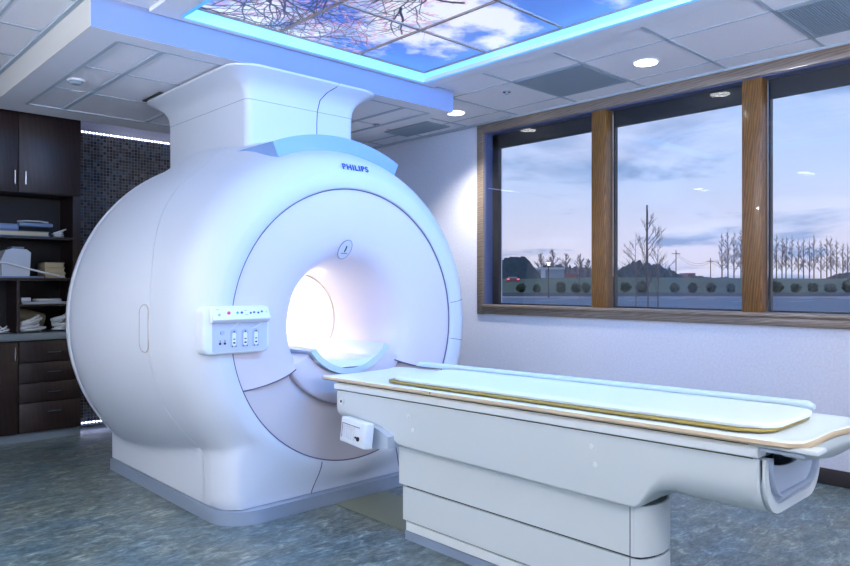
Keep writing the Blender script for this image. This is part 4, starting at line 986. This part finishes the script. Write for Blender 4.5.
def lamp_post(px, ytop, d, label):
    r = (px-425)/700*d; zt = 1.25-(ytop-283)/700*d
    t = thing('street_lamp', label, 'lamp', far(d, r, GZ), 'parking lot lamps')
    mtube('pole', [far(d,r,GZ), far(d,r,zt-.25)], [.07,.05], bark_m, t, 8)
    bm = bmesh.new(); tube(bm, [far(d,r,zt-.32), far(d,r,zt-.02)], [.10,.17], 10); to_obj('lantern', bm, lampglow, t)
    bm = bmesh.new(); tube(bm, [far(d,r,zt-.02), far(d,r,zt+.13)], [.24,.05], 10); to_obj('cap', bm, bark_m, t)
lamp_post(548.5, 262, 66, 'lit lamp post standing before the far building')
def pole(px, ytop, d, label, rad=.12, arm=True):
    r = (px-425)/700*d; zt = 1.25-(ytop-283)/700*d; t = thing('utility_pole', label, 'pole', far(d, r, 1.0), 'utility poles')
    mtube('post', [far(d,r,.8), far(d,r,zt)], [rad, rad*.7], bark_m, t, 8)
    if arm: mtube('crossarm', [far(d,r-.9,zt-.8), far(d,r+.9,zt-.8)], .07, bark_m, t, 6)
    return far(d, r, zt-.7)
p1 = pole(676, 250, 150, 'tall utility pole right of the near bare tree'); p2 = pole(710.5, 258, 165, 'shorter utility pole left of the tall bare clump')
p0 = pole(647, 205, 55, 'tall dark pole rising behind the near bare tree', .09, False)
t = thing('power_line', 'thin power lines sagging between the utility poles', 'cable', p1)
for off in (-.7, .7):
    for a, b_, sg in ((p1, p2, 1.6), (p2, far(175, 82, 6.2), 1.4)):
        mtube('wire', [a.lerp(b_, k/10)+Vector((0,0,-sg*4*(k/10)*(1-k/10)+off*.35)) for k in range(11)], .03, bark_m, t, 4)

# ------------------------------------------------------------------ sky
wd = bpy.data.worlds.new('dusk_sky'); bpy.context.scene.world = wd; wd.use_nodes = True
N = wd.node_tree.nodes; L = wd.node_tree.links; bg = N['Background']
tc = N.new('ShaderNodeTexCoord'); sp = N.new('ShaderNodeSeparateXYZ'); L.new(tc.outputs['Generated'], sp.inputs[0])
r = ramp(N, [(0,(.58,.50,.53)),(.05,(.55,.51,.58)),(.14,(.42,.49,.64)),(.30,(.32,.44,.68)),(.75,(.24,.36,.64))]); L.new(sp.outputs['Z'], r.inputs[0])
# clouds: project onto a high flat layer
zz = N.new('ShaderNodeMath'); zz.operation = 'ADD'; zz.inputs[1].default_value = .16; L.new(sp.outputs['Z'], zz.inputs[0])
dv = N.new('ShaderNodeVectorMath'); dv.operation = 'DIVIDE'; cb = N.new('ShaderNodeCombineXYZ')
for k in range(3): L.new(zz.outputs[0], cb.inputs[k])
L.new(tc.outputs['Generated'], dv.inputs[0]); L.new(cb.outputs[0], dv.inputs[1])
n1 = N.new('ShaderNodeTexNoise'); n1.inputs['Scale'].default_value = 1.5; n1.inputs['Detail'].default_value = 7; n1.inputs['Roughness'].default_value = .55; n1.inputs['Distortion'].default_value = .35
L.new(dv.outputs[0], n1.inputs['Vector'])
rc = ramp(N, [(.50,(0,0,0)),(.62,(1,1,1))]); L.new(n1.outputs['Fac'], rc.inputs[0])
mx = N.new('ShaderNodeMixRGB'); mx.inputs[2].default_value = (.15,.24,.42,1); L.new(r.outputs[0], mx.inputs[1])
ml = N.new('ShaderNodeMath'); ml.operation = 'MULTIPLY'; ml.inputs[1].default_value = .8; L.new(rc.outputs[0], ml.inputs[0]); L.new(ml.outputs[0], mx.inputs[0])
n2 = N.new('ShaderNodeTexNoise'); n2.inputs['Scale'].default_value = 1.6; n2.inputs['Detail'].default_value = 6
L.new(dv.outputs[0], n2.inputs['Vector']); rc2 = ramp(N, [(.50,(0,0,0)),(.68,(.6,.6,.6))]); L.new(n2.outputs['Fac'], rc2.inputs[0])
mx2 = N.new('ShaderNodeMixRGB'); mx2.inputs[2].default_value = (.60,.60,.70,1); L.new(mx.outputs[0], mx2.inputs[1]); L.new(rc2.outputs[0], mx2.inputs[0])
L.new(mx2.outputs[0], bg.inputs[0]); bg.inputs[1].default_value = 1.95

# ------------------------------------------------------------------ camera and view
cam = bpy.data.cameras.new('camera'); cam.sensor_width = 36; cam.lens = 700/850*36; cam.clip_end = 2000; cam.clip_start = .02
co = bpy.data.objects.new('camera', cam); C.objects.link(co); co.location = (0,0,1.25); co.rotation_euler = (PI/2, 0, -A)
sc = bpy.context.scene; sc.camera = co
vs = sc.view_settings; vs.view_transform = 'Standard'; vs.look = 'None'; vs.exposure = -.12; vs.gamma = 1; vs.use_curve_mapping = False
